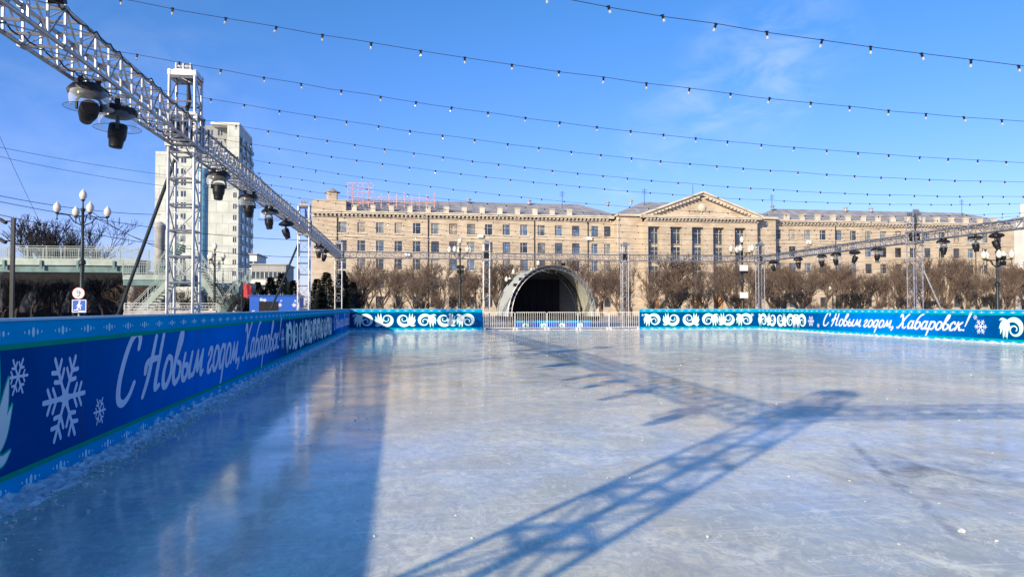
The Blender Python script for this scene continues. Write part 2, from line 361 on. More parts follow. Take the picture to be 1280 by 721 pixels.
class Print:
    """flat print in board coordinates (u along the board, v height); every overlapping piece is lifted a hair"""
    def __init__(s): s.mb = MB(); s.off = 0
    def poly(s, pts, off=None):
        s.off += 2e-5
        b = len(s.mb.v)
        s.mb.add([(p[0], -s.off if off is None else -off, p[1]) for p in pts], [tuple(range(len(pts)))])
    def ribbon(s, pts, w0, xs=1, ys=1, ox=0, oy=0, slant=0, caps=True, lift=0):
        """w0: width or list of widths in unscaled units"""
        if not isinstance(w0, (list, tuple)): w0 = [w0]*len(pts)
        T = lambda p: (ox+(p[0]+slant*p[1])*xs, oy+p[1]*ys)
        vs = []
        n = len(pts)
        s.off += 2e-5
        for i, p in enumerate(pts):
            d = (pts[min(i+1, n-1)]-pts[max(i-1, 0)])
            if d.length < 1e-9: d = Vector((1, 0))
            d.normalize(); nn = Vector((-d.y, d.x))*w0[i]/2
            o = s.off+lift+i*6e-6
            for q in (p+nn, p-nn):
                t = T(q); vs.append((t[0], -o, t[1]))
        s.mb.add(vs, [(2*i, 2*i+1, 2*i+3, 2*i+2) for i in range(n-1)])
        if caps:
            for i, sg in ((0, -1), (n-1, 1)):
                if w0[i] < 1e-3: continue
                d = (pts[min(i+1, n-1)]-pts[max(i-1, 0)]).normalized()*sg; nn = Vector((-d.y, d.x))
                vs = []
                o = s.off+lift+i*6e-6
                for k in range(7):
                    a = math.pi*k/6; q = pts[i]+(nn*math.cos(a)+d*math.sin(a))*w0[i]/2; t = T(q); vs.append((t[0], -o, t[1]))
                s.mb.add(vs, [tuple(range(7))])
        s.off += n*6e-6
    def dot(s, u, v, rx, ry, n=8):
        s.mb.add([(u+rx*math.cos(2*math.pi*k/n), 0, v+ry*math.sin(2*math.pi*k/n)) for k in range(n)], [tuple(range(n))])

GL = {
 'С': (1.15, [[(0.92,1.45),(0.93,1.75),(0.72,1.93),(0.42,1.75),(0.18,1.2),(0.06,0.55),(0.14,0.05),(0.42,-0.12),(0.72,0.05),(0.92,0.4)]]),
 'Н': (1.22, [[(0.42,1.75),(0.32,1.1),(0.22,0.45),(0.02,-0.12)], [(0.95,1.78),(0.86,1.1),(0.78,.35),(0.82,0.02),(1.05,0.08)], [(-0.02,0.62),(0.02,.9),(0.35,1.0),(0.88,1.02)]]),
 'о': (.78, [[(.56,.92),(.3,.95),(.1,.5),(.17,.05),(.44,.0),(.66,.4),(.62,.82),(.45,.95)]]),
 'в': (.80, [[(0.05,0.5),(0.28,0.95),(0.52,1.45),(0.52,1.78),(0.34,1.66),(0.16,0.9),(0.12,0.25),(0.33,-0.02),(0.62,0.2),(0.62,.58),(0.38,.72)]]),
 'ы': (1.05, [[(0.16,.95),(0.08,.5),(0.12,.1),(0.35,.0),(0.54,.25),(0.44,.52),(0.16,.5)], [(0.82,.95),(.73,.4),(.77,.05),(.98,.08)]]),
 'м': (1.10, [[(-.02,.05),(.1,.12),(.25,.5),(.36,.95)], [(.36,.95),(.42,.35),(.5,.2),(.66,.5),(.88,.95)], [(.88,.95),(.83,.3),(.88,.0),(1.07,.1)]]),
 'г': (.62, [[(0.05,.72),(.2,.95),(.42,.9),(.36,.62),(.12,.28),(.15,.0),(.38,.0),(.52,.18)]]),
 'д': (.85, [[(.62,.85),(.35,.97),(.1,.55),(.16,.05),(.4,.05),(.64,.55)], [(.68,.97),(.62,.2),(.54,-.4),(.46,-.85)]]),
 ',': (.42, [[(.18,.14),(.2,-.08),(.06,-.34)]]),
 'Х': (1.28, [[(.16,1.5),(.24,1.8),(.42,1.6),(.58,.8),(.72,.1),(.95,.02),(1.1,.2)], [(1.2,1.85),(.85,1.4),(.45,.6),(.12,.02),(-.06,.1)]]),
 'а': (.90, [[(.62,.85),(.35,.97),(.1,.55),(.16,.05),(.4,.05),(.62,.5)], [(.68,.97),(.61,.4),(.64,.02),(.85,.1)]]),
 'б': (.82, [[(.82,1.85),(.55,1.72),(.25,1.25),(.1,.6),(.15,.08),(.4,-.02),(.66,.35),(.6,.8),(.35,.85),(.15,.6)]]),
 'р': (.86, [[(.2,.97),(.12,.2),(.0,-.8)], [(.14,.55),(.4,.95),(.68,.82),(.7,.35),(.46,.0),(.2,.12)]]),
 'с': (.68, [[(.58,.72),(.45,.97),(.2,.8),(.08,.4),(.18,.02),(.42,.0),(.62,.22)]]),
 'к': (.82, [[(.2,.97),(.12,.4),(.04,.0)], [(.64,.95),(.38,.68),(.15,.5)], [(.15,.5),(.36,.42),(.5,.04),(.74,.08)]]),
 '!': (.5, [[(.42,1.95),(.3,1.2),(.2,.5)], [(.13,.06),(.135,.0)]]),
 ' ': (.42, [])}
TEXT = 'С Новым годом, Хабаровск!'
def text_len(): return sum(GL[c][0] for c in TEXT)
def lettering(u0, u1, v0, unit=.40, parent=None, flip=False):
    pr = Print(); xs = (u1-u0)/text_len(); x = 0
    for i, c in enumerate(TEXT):
        adv, strokes = GL[c]
        for st in strokes:
            pts = catmull(st, 7); n = len(pts)
            wd = .225
            ws = [wd*(.8+.25*math.sin(math.pi*min(1, (k+1)/n))) for k in range(n)]
            if c == '!' and len(st) == 3: ws = [.26*(1-.6*k/n) for k in range(n)]
            if c == ' ': continue
            rise = .02 if i > 1 else 0
            pr.ribbon(pts, ws, xs, unit, u0+x*xs, v0, .26)
        x += adv
    return pr.mb.build('lettering', M['print_white'], parent)

def snowflake_pts(pr, u, v, r, big=True):
    w_ = r*.11 if big else r*.15
    for k in range(6):
        a = k*math.pi/3; d = Vector((math.cos(a), math.sin(a))); nn = Vector((-d.y, d.x)); c = Vector((u, v))
        pr.ribbon([c, c+d*r*.5, c+d*r], w_)
        for s_ in (-1, 1):
            for rr_, ln in ((.42, .30), (.66, .30)) if big else ((.5, .34),):
                p = c+d*r*rr_; q = p+(d*.55+nn*s_*.83)*r*ln
                pr.ribbon([p, (p+q)/2, q], w_*.9)
        if big:
            p = c+d*r*.30; a2 = a+math.pi/3; q = c+Vector((math.cos(a2), math.sin(a2)))*r*.30
            mdl = c+(Vector((math.cos(a+math.pi/6), math.sin(a+math.pi/6))))*r*.12
            pr.ribbon([p, mdl, q], w_*.8)

def ornament(u, v, s, mirror=1, up=1, parent=None):
    """scroll of acanthus leaves: a curl, a big crescent and a fan of leaf blades, with a green outline"""
    tr_ = lambda p: Vector((u+mirror*p[0]*s, v+up*p[1]*s))
    shapes = []
    def arc(cx, cy, r0, r1, a0, a1, wf, n=30):
        P = [Vector((cx+math.cos(R(a0+(a1-a0)*k/(n-1)))*(r0+(r1-r0)*k/(n-1))*1.12, cy+math.sin(R(a0+(a1-a0)*k/(n-1)))*(r0+(r1-r0)*k/(n-1)))) for k in range(n)]
        return P, [wf(k/(n-1)) for k in range(n)]
    P = []; W = []                                     # one scroll: tight curl at the heart, fat sweep over the top
    for k in range(46):
        t = k/45; a = R(-395+570*t); r = .045+.365*t**.85
        P.append(Vector((.13-.05*t+math.cos(a)*r*1.10, -.10+.08*t+math.sin(a)*r))); W.append(.035+.05*t+.15*math.exp(-((t-.78)/.16)**2))
    shapes.append((P, W))
    for (x0, y0, x1, y1, x2, y2, wd) in ((-.22,.26, -.50,.20, -.68,-.06, .15), (-.22,.20, -.50,.05, -.62,-.28, .17), (-.20,.12, -.40,-.08, -.47,-.45, .16), (-.16,.05, -.27,-.14, -.28,-.47, .13), (-.30,.30, -.52,.36, -.66,.30, .09)):
        pp = catmull([(x0, y0), (x1, y1), (x2, y2)], 8); n = len(pp)
        shapes.append((pp, [wd*math.sin(math.pi*(.30+.70*k/(n-1)))**.9+.002 for k in range(n)]))
    back = Print(); front = Print()
    for pts, ws in shapes:
        P = [tr_(p) for p in pts]
        back.ribbon(P, [x*s+.035 for x in ws])
        front.ribbon(P, [x*s for x in ws], lift=.0020)
        # vein
    o = MB(); o.v = back.mb.v; o.f = back.mb.f; o.m = [0]*len(back.mb.f)
    b = len(o.v); o.v = o.v+front.mb.v; o.f += [tuple(i+b for i in f) for f in front.mb.f]; o.m += [1]*len(front.mb.f)
    return o.build('ornament', [M['print_green'], M['print_cream']], parent)

def print_mat(name, col, rough=.45):
    return mat(name, col, rough, 0, .03, 3, spec=.0)
M['print_white'] = print_mat('print_white', (.62, .68, .84))
M['print_cream'] = print_mat('print_cream', (.70, .76, .74))
M['print_green'] = print_mat('print_green', (.0, .42, .34))
M['print_line'] = print_mat('print_green_line', (.0, .30, .20))
M['print_dot'] = print_mat('print_dot', (.45, .75, .88))

def banner_mat(name, navy, bright, centers, width, band=False):
    """blue vinyl banner; brighter print behind the lettering; wrinkles in the cloth"""
    m = bpy.data.materials.new(name); m.use_nodes = True; n = m.node_tree.nodes; l = m.node_tree.links; b = n['Principled BSDF']
    b.inputs['Roughness'].default_value = .42; b.inputs['Specular IOR Level'].default_value = .0
    t = n.new('ShaderNodeTexCoord'); sp = n.new('ShaderNodeSeparateXYZ'); l.new(t.outputs['Object'], sp.inputs[0])
    acc = None
    for c in centers:
        s1 = n.new('ShaderNodeMath'); s1.operation = 'SUBTRACT'; s1.inputs[1].default_value = c; l.new(sp.outputs[0], s1.inputs[0])
        ab = n.new('ShaderNodeMath'); ab.operation = 'ABSOLUTE'; l.new(s1.outputs[0], ab.inputs[0])
        mr = n.new('ShaderNodeMapRange'); mr.interpolation_type = 'SMOOTHSTEP'; mr.inputs[1].default_value = width; mr.inputs[2].default_value = 0; l.new(ab.outputs[0], mr.inputs[0])
        if acc is None: acc = mr.outputs[0]
        else:
            ad = n.new('ShaderNodeMath'); ad.operation = 'MAXIMUM'; l.new(acc, ad.inputs[0]); l.new(mr.outputs[0], ad.inputs[1]); acc = ad.outputs[0]
    mi = n.new('ShaderNodeMix'); mi.data_type = 'RGBA'; mi.inputs[6].default_value = (*navy, 1); mi.inputs[7].default_value = (*bright, 1)
    if acc is None: mi.inputs[0].default_value = 0
    else: l.new(acc, mi.inputs[0])
    no = n.new('ShaderNodeTexNoise'); no.inputs['Scale'].default_value = 1.3; no.inputs['Detail'].default_value = 6; l.new(t.outputs['Object'], no.inputs['Vector'])
    rr = n.new('ShaderNodeValToRGB'); rr.color_ramp.elements[0].position = .3; rr.color_ramp.elements[0].color = (.80, .82, .86, 1); rr.color_ramp.elements[1].position = .7
    mu = n.new('ShaderNodeMix'); mu.data_type = 'RGBA'; mu.blend_type = 'MULTIPLY'; mu.inputs[0].default_value = 1
    l.new(no.outputs[0], rr.inputs[0]); l.new(mi.outputs[2], mu.inputs[6]); l.new(rr.outputs[0], mu.inputs[7]); l.new(mu.outputs[2], b.inputs['Base Color'])
    nb = n.new('ShaderNodeTexNoise'); nb.inputs['Scale'].default_value = 2.2; nb.inputs['Detail'].default_value = 3; nb.inputs['Distortion'].default_value = 1.5; l.new(t.outputs['Object'], nb.inputs['Vector'])
    bp = n.new('ShaderNodeBump'); bp.inputs['Strength'].default_value = .35; bp.inputs['Distance'].default_value = .03; l.new(nb.outputs[0], bp.inputs['Height']); l.new(bp.outputs[0], b.inputs['Normal'])
    return m

H = 1.44
def barrier(name_label, u0, u1, loc, rz, texts, flakes, smalls, orns, bright_centers, seams, dots_from=None):
    """board run: local +x along the board, local -y towards the ice; print faces -y"""
    root = empty('rink_barrier', loc, rz); tag(root, name_label, 'barrier', 'banner clad boards round the ice rink')
    mp_ = banner_mat('banner_panel', (.0, .062, .24), (.0, .20, .70), bright_centers, 9)
    mb_ = banner_mat('banner_band', (.0, .34, .66), (.0, .34, .66), [], 1)
    m = MB(); m.box((u0, 0, .17), (u1, .10, H-.19)); m.build('panel', mp_, root)
    m = MB(); m.box((u0, -.004, H-.185), (u1, .104, H-.003)); m.build('top_band', mb_, root)
    m = MB(); m.box((u0, -.004, .0), (u1, .104, .165)); m.build('bottom_band', mb_, root)
    m = MB(); m.box((u0, -.02, H), (u1, .12, H+.022)); m.build('top_rail', M['rail_white'], root)
    for z in (.165, H-.235):
        m = MB(); m.box((u0, -.0075, z+(.0 if z < .5 else .005)), (u1, .0, z+(.045 if z < .5 else .05))); m.build('stripe', M['print_line'], root)
    # dots
    pr = Print(); u = u0+.3
    while u < u1-.3:
        for z in (.085, H-.10):
            for k, (rx, ry) in enumerate(((.012, .012), (.018, .026), (.028, .045), (.018, .026), (.012, .012))):
                pr.dot(u+(k-2)*.075, z, rx, ry)
        u += .56
    o = pr.mb.build('dot_pattern', M['print_dot'], root); o.location.y = -.0065
    for a, b_ in texts:
        o = lettering(a, b_, .50, .385, root); o.location.y = -.003
    for (u, r) in flakes:
        pr = Print(); snowflake_pts(pr, u, .70, r); o = pr.mb.build('snowflake', M['print_white'], root); o.location.y = -.003
    for (u, v, r) in smalls:
        pr = Print(); snowflake_pts(pr, u, v, r, False); o = pr.mb.build('snowflake', M['print_white'], root); o.location.y = -.003
    for (u, mi_, up) in orns:
        o = ornament(u, .70, 1.02, mi_, up, root); o.location.y = -.003
    # seams between the banner lengths
    for u in seams:
        m = MB(); m.box((u, -.0015, .215), (u+.012, -.0005, H-.235)); m.build('seam', M['seam'], root)
    return root
M['rail_white'] = mat('rail_plastic', (.26, .50, .70), .4, var=.1, scale=2)
M['seam'] = mat('seam_dark', (.004, .02, .09), .6)

def orn_run(a, n, step=1.32):
    seq = [(1, 1), (-1, -1), (1, -1), (-1, 1), (1, 1), (-1, -1)]
    pat = [(1, 1), (1, -1), (-1, -1), (-1, 1), (1, -1), (1, 1)]
    return [(a+i*step, *pat[i % 6]) for i in range(n)]
# left run: u = world Y - WN ; print faces +x ; rotation +90deg puts local x on world Y and local -y on world +x
lo = WN
barrier('long blue banner board along the left side of the ice, in shade', 0, WF-WN, (WL, WN, 0), R(90),
        [(8.75-lo, 20.2-lo), (37.2-lo, 48.6-lo)], [(7.5-lo, .43), (20.75-lo, .30)], [(6.62-lo, .98, .16), (8.32-lo, .46, .15), (36.6-lo, .9, .15)],
        [(u-lo, a, b) for u, a, b in orn_run(22.0, 11, 1.33)]+[(5.84-lo, -1, -1), (4.4-lo, 1, 1)], [14.4-lo, 43-lo], [7.9-lo, 12.05-lo, 16.1-lo, 20.4-lo, 24.6-lo, 29-lo, 34-lo, 39-lo])
gapL, gapR = 5.7, 16.8
barrier('short blue banner board at the far end, left of the gap before the stage', 0, gapL-WL, (WL, WF, 0), 0, [], [], [(.25, 1.0, .1), (3.55, .35, .12), (6.6, 1.05, .13)],
        [(.95, 1, 1), (2.30, 1, -1), (3.62, -1, -1), (5.0, -1, 1), (6.3, -1, -1), (7.7, 1, 1)], [], [])
barrier('blue banner board at the far end, right of the gap before the stage', 0, WR-gapR, (gapR, WF, 0), 0, [], [], [(.2, 1.02, .1), (4.2, .33, .12), (8.4, 1.02, .13)],
        [(.95, 1, 1), (2.35, 1, -1), (3.70, -1, -1), (5.15, -1, 1), (6.5, 1, -1), (7.85, 1, 1)], [], [])
# right run: local x runs towards the camera (-Y); print faces -x
barrier('blue banner board along the right side with the sunlit white greeting', 0, WF-WN, (WR, WF, 0), R(-90),
        [(WF-41.1, WF-29.7)], [(WF-42.4, .34), (WF-28.9, .34)], [(WF-43.3, 1.02, .13), (WF-41.6, .45, .13), (WF-29.2, 1.12, .12), (WF-27.6, .4, .12)],
        [(.8+i*1.25, *p) for i, p in enumerate([(1, 1), (1, -1), (-1, -1), (-1, 1), (1, 1)])]+[(u, a, b) for u, a, b in orn_run(WF-27.2, 9, 1.35)],
        [WF-35.5], [WF-45, WF-40, WF-33.6, WF-29.1, WF-25])

# scraped snow along the boards
def snow_ridge(name, p0, p1, wd, ht, seedv, step=.07):
    p0 = Vector((*p0, 0)); p1 = Vector((*p1, 0)); d = (p1-p0); ln = d.length; d.normalize(); nn = Vector((-d.y, d.x, 0))
    m = MB(); n = int(ln/step); K = 7; vs = []; fs = []
    for i in range(n+1):
        s_ = i*step
        wv = wd*(.55+.9*abs(mnoise.noise(Vector((s_*.9, seedv, 0))))+.35*mnoise.noise(Vector((s_*3.3, seedv, 3))))
        for k in range(K):
            t = k/(K-1)
            h = ht*(1-t)**1.1*(.35+1.3*abs(mnoise.noise(Vector((s_*5.1, t*4, seedv)))))*(1 if k < K-1 else 0)
            h += .026*mnoise.noise(Vector((s_*13, t*9, seedv+5)))*(0 if k == K-1 else 1)
            p = p0+d*s_+nn*wv*t; vs.append((p.x, p.y, max(h, 0)+(.003 if k < K-1 else -.01)))
    for i in range(n):
        for k in range(K-1):
            a = i*K+k; fs.append((a, a+1, a+K+1, a+K))
    m.add(vs, fs); o = m.build(name, M['snow'], smooth=False)
    return tag(o, kind='stuff', label='crumbly white snow scraped up against the foot of the boards', cat='snow')
snow_ridge('snow_ridge', (WL, WF), (WL, WN), .30, .055, 1.3, .05)
snow_ridge('snow_ridge', (gapR, WF), (WL, WF), .30, .05, 4.1, .15)
o = snow_ridge('snow_ridge', (WR, WF), (gapR, WF), .30, .05, 7.7, .15)
# the ridges must lie on the ice side
snow_ridge('snow_ridge', (WR, WN), (WR, WF), .45, .09, 9.9, .12)

# ice crumbs (uncountable) and a few bigger chunks
def chunk(m, c, r, sq=.6):
    n, k = 6, 4; vs = []
    ph = random.random()*6
    for i in range(k+1):
        a = math.pi*i/k
        for j in range(n):
            b_ = 2*math.pi*j/n+ph; q = r*random.uniform(.45, 1.35)
            vs.append((c[0]+q*math.sin(a)*math.cos(b_), c[1]+q*math.sin(a)*math.sin(b_), c[2]+(-math.cos(a)*q+r*.8)*sq))
    m.add(vs, [(i*n+j, i*n+(j+1) % n, (i+1)*n+(j+1) % n, (i+1)*n+j) for i in range(k) for j in range(n)])
rnd = random.Random(3)
m = MB()
for i in range(2600):
    y = 3.5+rnd.random()**1.3*40; x = rnd.uniform(WL+.4, WR-.5)
    cl = mnoise.noise(Vector((x*.35, y*.35, 2)))
    if cl < .06 and rnd.random() < .88: continue
    chunk(m, (x, y, 0), rnd.uniform(.003, .011)*(1+.03*y), .45)
for i in range(2600):                                   # crumbs near the left ridge
    y = 2+28*rnd.random()**1.4; x = WL+.08+abs(rnd.gauss(0, .20)); chunk(m, (x, y, 0), rnd.uniform(.004, .022), .6)
tag(m.build('ice_crumbs', M['snow']), 'scattered small crumbs of broken ice over the rink', 'ice crumbs', kind='stuff')
def place_chunk(px, py, r, label):
    d = 914*EYE/(py-384.3); a, b_ = ray(px); mm = MB(); chunk(mm, (0, 0, 0), r, .5)
    tag(mm.build('ice_chunk', M['snow'], loc=(a*d, b_*d, 0)), label, 'ice chunk', 'loose chunks of ice on the rink')
place_chunk(1198, 662, .024, 'pale ice chunk at the end of the dark streak on the right')
place_chunk(882, 669, .017, 'single ice lump right of the long tower shadow, nearest the viewer')
place_chunk(1241, 674, .015, 'low flat ice bit at the lower right, beside the dark streak')
place_chunk(817, 620, .010, 'tiny ice bit inside the tower shadow')

# ------------------------------------------------------------------ truss work
def truss_between(root, p0, p1, wd, bay=.5, rc=.025, rb=.0135, sparse=False):
    """box truss; four chords as parts and the bracing as one part"""
    p0 = Vector(p0); p1 = Vector(p1); d = p1-p0; ln = d.length; d.normalize()
    if abs(d.z) > .9: u = Vector((1, 0, 0)); v = Vector((0, 1, 0))
    else:
        u = d.cross(Vector((0, 0, 1))).normalized(); v = u.cross(d)*-1
        v = d.cross(u)*-1
    h = wd/2; cs = [u*a*h+v*b_*h for a, b_ in ((-1, -1), (1, -1), (1, 1), (-1, 1))]
    for c in cs:
        m = MB(); m.tube(p0+c, p1+c, rc, n=8); m.build('chord', M['alu'], root, smooth=True)
    m = MB(); nb = max(2, round(ln/bay)); st = ln/nb
    for i in range(nb+1):
        q = p0+d*min(i*st, ln)
        if i == 0: q = p0+d*.03
        if i == nb: q = p1-d*.03
        for k in range(4):
            m.tube(q+cs[k], q+cs[(k+1) % 4], rb*1.45, n=6, cap=False)
    for i in range(nb):
        a = p0+d*i*st; b_ = p0+d*(i+1)*st
        for k in range(4):
            c0, c1 = (cs[k], cs[(k+1) % 4]) if (i+k) % 2 else (cs[(k+1) % 4], cs[k])
            if sparse and k % 2 == 0 and i % 2: continue
            m.tube(a+c0, b_+c1, rb*(.7 if k % 2 == 0 else .9), n=5, cap=False)
    m.build('bracing', M['alu'], root, smooth=True)
    # couplers every 3 m
    if ln > 6:
        m = MB(); k = 3.0
        while k < ln-1:
            for c in cs: m.tube(p0+d*(k-.06)+c, p0+d*(k+.06)+c, rc*1.45, n=8)
            k += 3.0
        m.build('coupler', M['alu_dull'], root, smooth=True)

def truss_tower(x, y, top, beam_z, wd, label, facing=0, hoist=True, dense=False):
    root = empty('truss_tower', (x, y, 0)); tag(root, label, 'truss tower', 'aluminium towers carrying the lighting truss')
    truss_between(root, (0, 0, .06), (0, 0, top), wd, .48, .036 if dense else .029, .020 if dense else .0145, not dense)
    m = MB(); m.box((-wd*.8, -wd*.8, -.018), (wd*.8, wd*.8, .05)); m.build('base_plate', M['alu_dull'], root)
    # sleeve block where the beams meet
    m = MB(); h = wd/2+.035
    for z in (beam_z-.30, beam_z+.30):
        for a, b_ in (((-h, -h), (h, -h)), ((h, -h), (h, h)), ((h, h), (-h, h)), ((-h, h), (-h, -h))):
            m.bar((*a, z), (*b_, z), .06, .06)
    for a in ((-h, -h), (h, -h), (h, h), (-h, h)): m.bar((*a, beam_z-.3), (*a, beam_z+.3), .05)
    m.build('sleeve_block', M['alu_dull'], root)
    if hoist:
        m = MB(); t = top
        m.bar((-h, -wd/2, t+.05), (h, -wd/2, t+.05), .05, .10); m.bar((-h, wd/2, t+.05), (h, wd/2, t+.05), .05, .10)
        m.bar((-wd/2, -h, t+.06), (-wd/2, h, t+.06), .05, .10); m.bar((wd/2, -h, t+.06), (wd/2, h, t+.06), .05, .10)
        m.box((-.16, -.22, t+.10), (.16, .22, t+.13))
        for sx in (-.13, .0, .13): m.box((sx-.012, -.2, t+.13), (sx+.012, -.08, t+.25))
        m.build('head_block', M['alu'], root)
        m = MB(); m.tube((-.15, -.14, t+.19), (.15, -.14, t+.19), .05, n=12); m.build('sheave', M['alu_dull'], root, smooth=True)
        m = MB(); m.tube((.02, .02, beam_z+.25), (.02, .02, t+.08), .008, n=5); m.tube((.06, -.05, beam_z), (.06, -.05, t-.1), .012, n=5)
        m.path([(.06, -.05, t-.1), (.08, -.05, t-.45), (.02, -.06, t-.7), (.07, -.04, beam_z+.3)], [.03, .05, .03, .012], n=6)
        m.build('hoist_chain', M['cable'], root)
        m = MB(); m.box((-.17, -.26, beam_z-.16), (.12, -.0, beam_z+.26)); m.lathe([(.09, -.18), (.16, -.12), (.16, .20), (.09, .30)], (-.02, .12, beam_z), 10)
        m.build('hoist_motor', M['blackp'], root)
    return root
TX, BZ = -3.9, 4.93
truss_tower(-3.9, -.43, 5.85, 4.9, .50, 'near left truss tower that stands behind the viewer beside the boards', dense=True)
truss_tower(-4.05, 14.8, 5.95, 4.92, .46, 'tallest looking left truss tower in front of the high-rise, braced by a dark strut')
truss_tower(-3.95, 32.2, 5.85, 4.98, .45, 'second left truss tower, beside the blue snowflake kiosk')
truss_tower(-3.9, 50.2, 5.80, 5.05, .45, 'far left corner truss tower in front of the stone building')
xa = atY(608, 50.3)[0]; truss_tower(xa, 50.3, 5.95, 5.1, .42, 'truss tower left of the stage, at the end of the far left board')
xb = atY(781, 50.3)[0]; truss_tower(xb, 50.3, 5.95, 5.1, .42, 'truss tower right of the stage, behind the crowd barriers')
truss_tower(26.3, 50.2, 6.1, 5.1, .45, 'far right corner truss tower beside a globe lamp, in front of the portico')
truss_tower(26.35, 34.0+.0, 6.35, 5.15, .5, 'right hand truss tower behind the white greeting on the right board')
truss_tower(26.4, 16.0, 6.1, 5.1, .45, 'truss tower beyond the right edge of the view along the right board')
truss_tower(11.3, -1.55, 5.85, 4.85, .45, 'near end truss tower behind the viewer in the middle')

def beam(p0, p1, label, wd=.40):
    root = empty('truss_beam', (0, 0, 0)); tag(root, label, 'truss beam', 'aluminium box truss beams above the rink')
    truss_between(root, p0, p1, wd, .43, .027, .0135)
    return root
beam((-3.9, -.1, 4.52), (-4.0, 14.5, 4.84), 'aluminium box truss beam overhead at upper left, nearest beam of the left row', .44)
beam((-4.0, 15.1, 4.86), (-3.95, 31.9, 4.97), 'middle beam of the left truss row, between the two left towers')
beam((-3.95, 32.5, 4.99), (-3.9, 49.9, 5.08), 'far beam of the left truss row, ending at the corner before the building')
beam((-3.6, 50.25, 5.09), (xa-.3, 50.3, 5.09), 'far end truss beam above the left far board')
beam((xa+.3, 50.3, 5.09), (xb-.3, 50.3, 5.09), 'far end truss beam spanning over the stage arch')
beam((xb+.3, 50.3, 5.09), (26.0, 50.2, 5.09), 'far end truss beam in front of the portico')
beam((26.3, 49.9, 5.09), (26.35, 34.35, 5.12), 'right side truss beam from the far corner to the tall right tower')
beam((26.35, 33.65, 5.14), (26.4, 16.3, 5.1), 'right side truss beam running out of view at the right edge')
beam((26.4, 15.7, 5.1), (26.4, -3, 5.1), 'right side truss beam beyond the right edge of view')
beam((-3.6, -.45, 4.85), (11.0, -1.5, 4.85), 'near end truss beam behind the viewer casting the cross shadow')
beam((11.6, -1.6, 4.85), (26.4, -3, 4.85), 'near end truss beam behind the viewer at the right')

# raking struts
def strut(p0, p1, r, label, mt_):
    o = MB(); q0 = Vector(p0); o.tube((0, 0, 0), Vector(p1)-q0, r, n=8)
    root = empty('raking_strut', p0); tag(root, label, 'strut', 'raking struts bracing the truss towers')
    o.build('tube', mt_, root, smooth=True)
    m = MB(); m.box((-.15, -.15, -.02), (.15, .15, .03)); m.build('foot_plate', M['alu_dull'], root)
strut((-6.2, 16.3, 0), (-4.28, 15.0, 4.45), .034, 'dark diagonal strut bracing the left tower by the high-rise', M['greenblack'])
strut((-6.1, 33.6, 0), (-4.2, 32.3, 4.3), .045, 'thin dark strut bracing the second left tower by the kiosk', M['greenblack'])
strut((28.2, 33.6, 0), (26.6, 34.0, 4.0), .04, 'pale diagonal strut at the foot of the tall right tower', M['alu_dull'])

# ------------------------------------------------------------------ moving head lights in rain domes
def moving_light(variant):
    root = empty('moving_light')
    m = MB()
    for sx in (-.12, .12):
        m = MB(); m.box((sx-.03, -.03, .0), (sx+.03, .03, .10)); m.tube((sx, -.04, .12), (sx, .04, .12), .04, n=10); m.build('clamp', M['blackm'], root)
    m = MB(); m.lathe([(.13, -.13), (.20, -.12), (.21, -.05), (.19, .0), (.12, .03)], n=12); m.build('base', M['blackp'], root)
    m = MB(); rr = random.Random(variant)         # crumpled black rain cover at the top
    prof = [(.10, .06), (.22, .03), (.27, -.03), (.275, -.08)]
    vs = []; n = 18
    for r, z in prof:
        for k in range(n):
            a = 2*math.pi*k/n; q = r*(1+.10*math.sin(3*a+variant)+rr.uniform(-.07, .07)); vs.append((q*math.cos(a), q*math.sin(a), z+rr.uniform(-.025, .025)))
    m.add(vs, [(i*n+k, i*n+(k+1) % n, (i+1)*n+(k+1) % n, (i+1)*n+k) for i in range(3) for k in range(n)]); m.build('rain_cover', M['blackp'], root)
    if variant != 2:
        m = MB(); m.shell([(.26, -.06), (.275, -.14), (.265, -.24), (.25, -.27), (.30, -.285), (.345, -.30)], n=28); d = m.build('clear_dome', M['dome'], root, smooth=True)
        m = MB(); pts = [(.345*math.cos(2*math.pi*k/28), .345*math.sin(2*math.pi*k/28), -.30) for k in range(29)]; m.path(pts, .004, n=4, cap=False); m.build('rim', M['blackp'], d)
    m = MB()
    for sx in (-1, 1): m.path([(sx*.05, 0, -.13), (sx*.13, 0, -.15), (sx*.165, 0, -.21), (sx*.165, 0, -.34)], .024, n=6)
    m.build('yoke', M['blackm'], root)
    tilt = {0: R(72), 1: R(6), 2: R(20), 3: R(-8)}[variant]
    T = Matrix.Translation((0, 0, -.34)) @ Matrix.Rotation(tilt, 4, 'X')
    m = MB(); m.lathe([(.085, -.27), (.098, -.26), (.112, -.15), (.128, -.13), (.137, -.06), (.137, .09), (.12, .115), (.05, .125)], n=16, M=T); h = m.build('lamp_head', M['blackp'], root, smooth=True)
    m = MB(); m.lathe([(.088, -.268), (.09, -.262)], n=14, M=T); m.build('lens', M['lens'], h)
    return root
protos = [moving_light(k) for k in range(4)]
used = [False]*4
def put_light(v, x, y, z, rz, label, scale=1):
    o = protos[v] if not used[v] else copy_tree(protos[v]); used[v] = True
    o.location = (x, y, z); o.rotation_euler = (0, 0, rz); o.scale = (scale,)*3
    tag(o, label, 'stage light', 'stage lights hung under the truss')
zl = lambda y: (4.52+.022*y if y < 14.5 else 4.80+(y/50)*.24)-.34
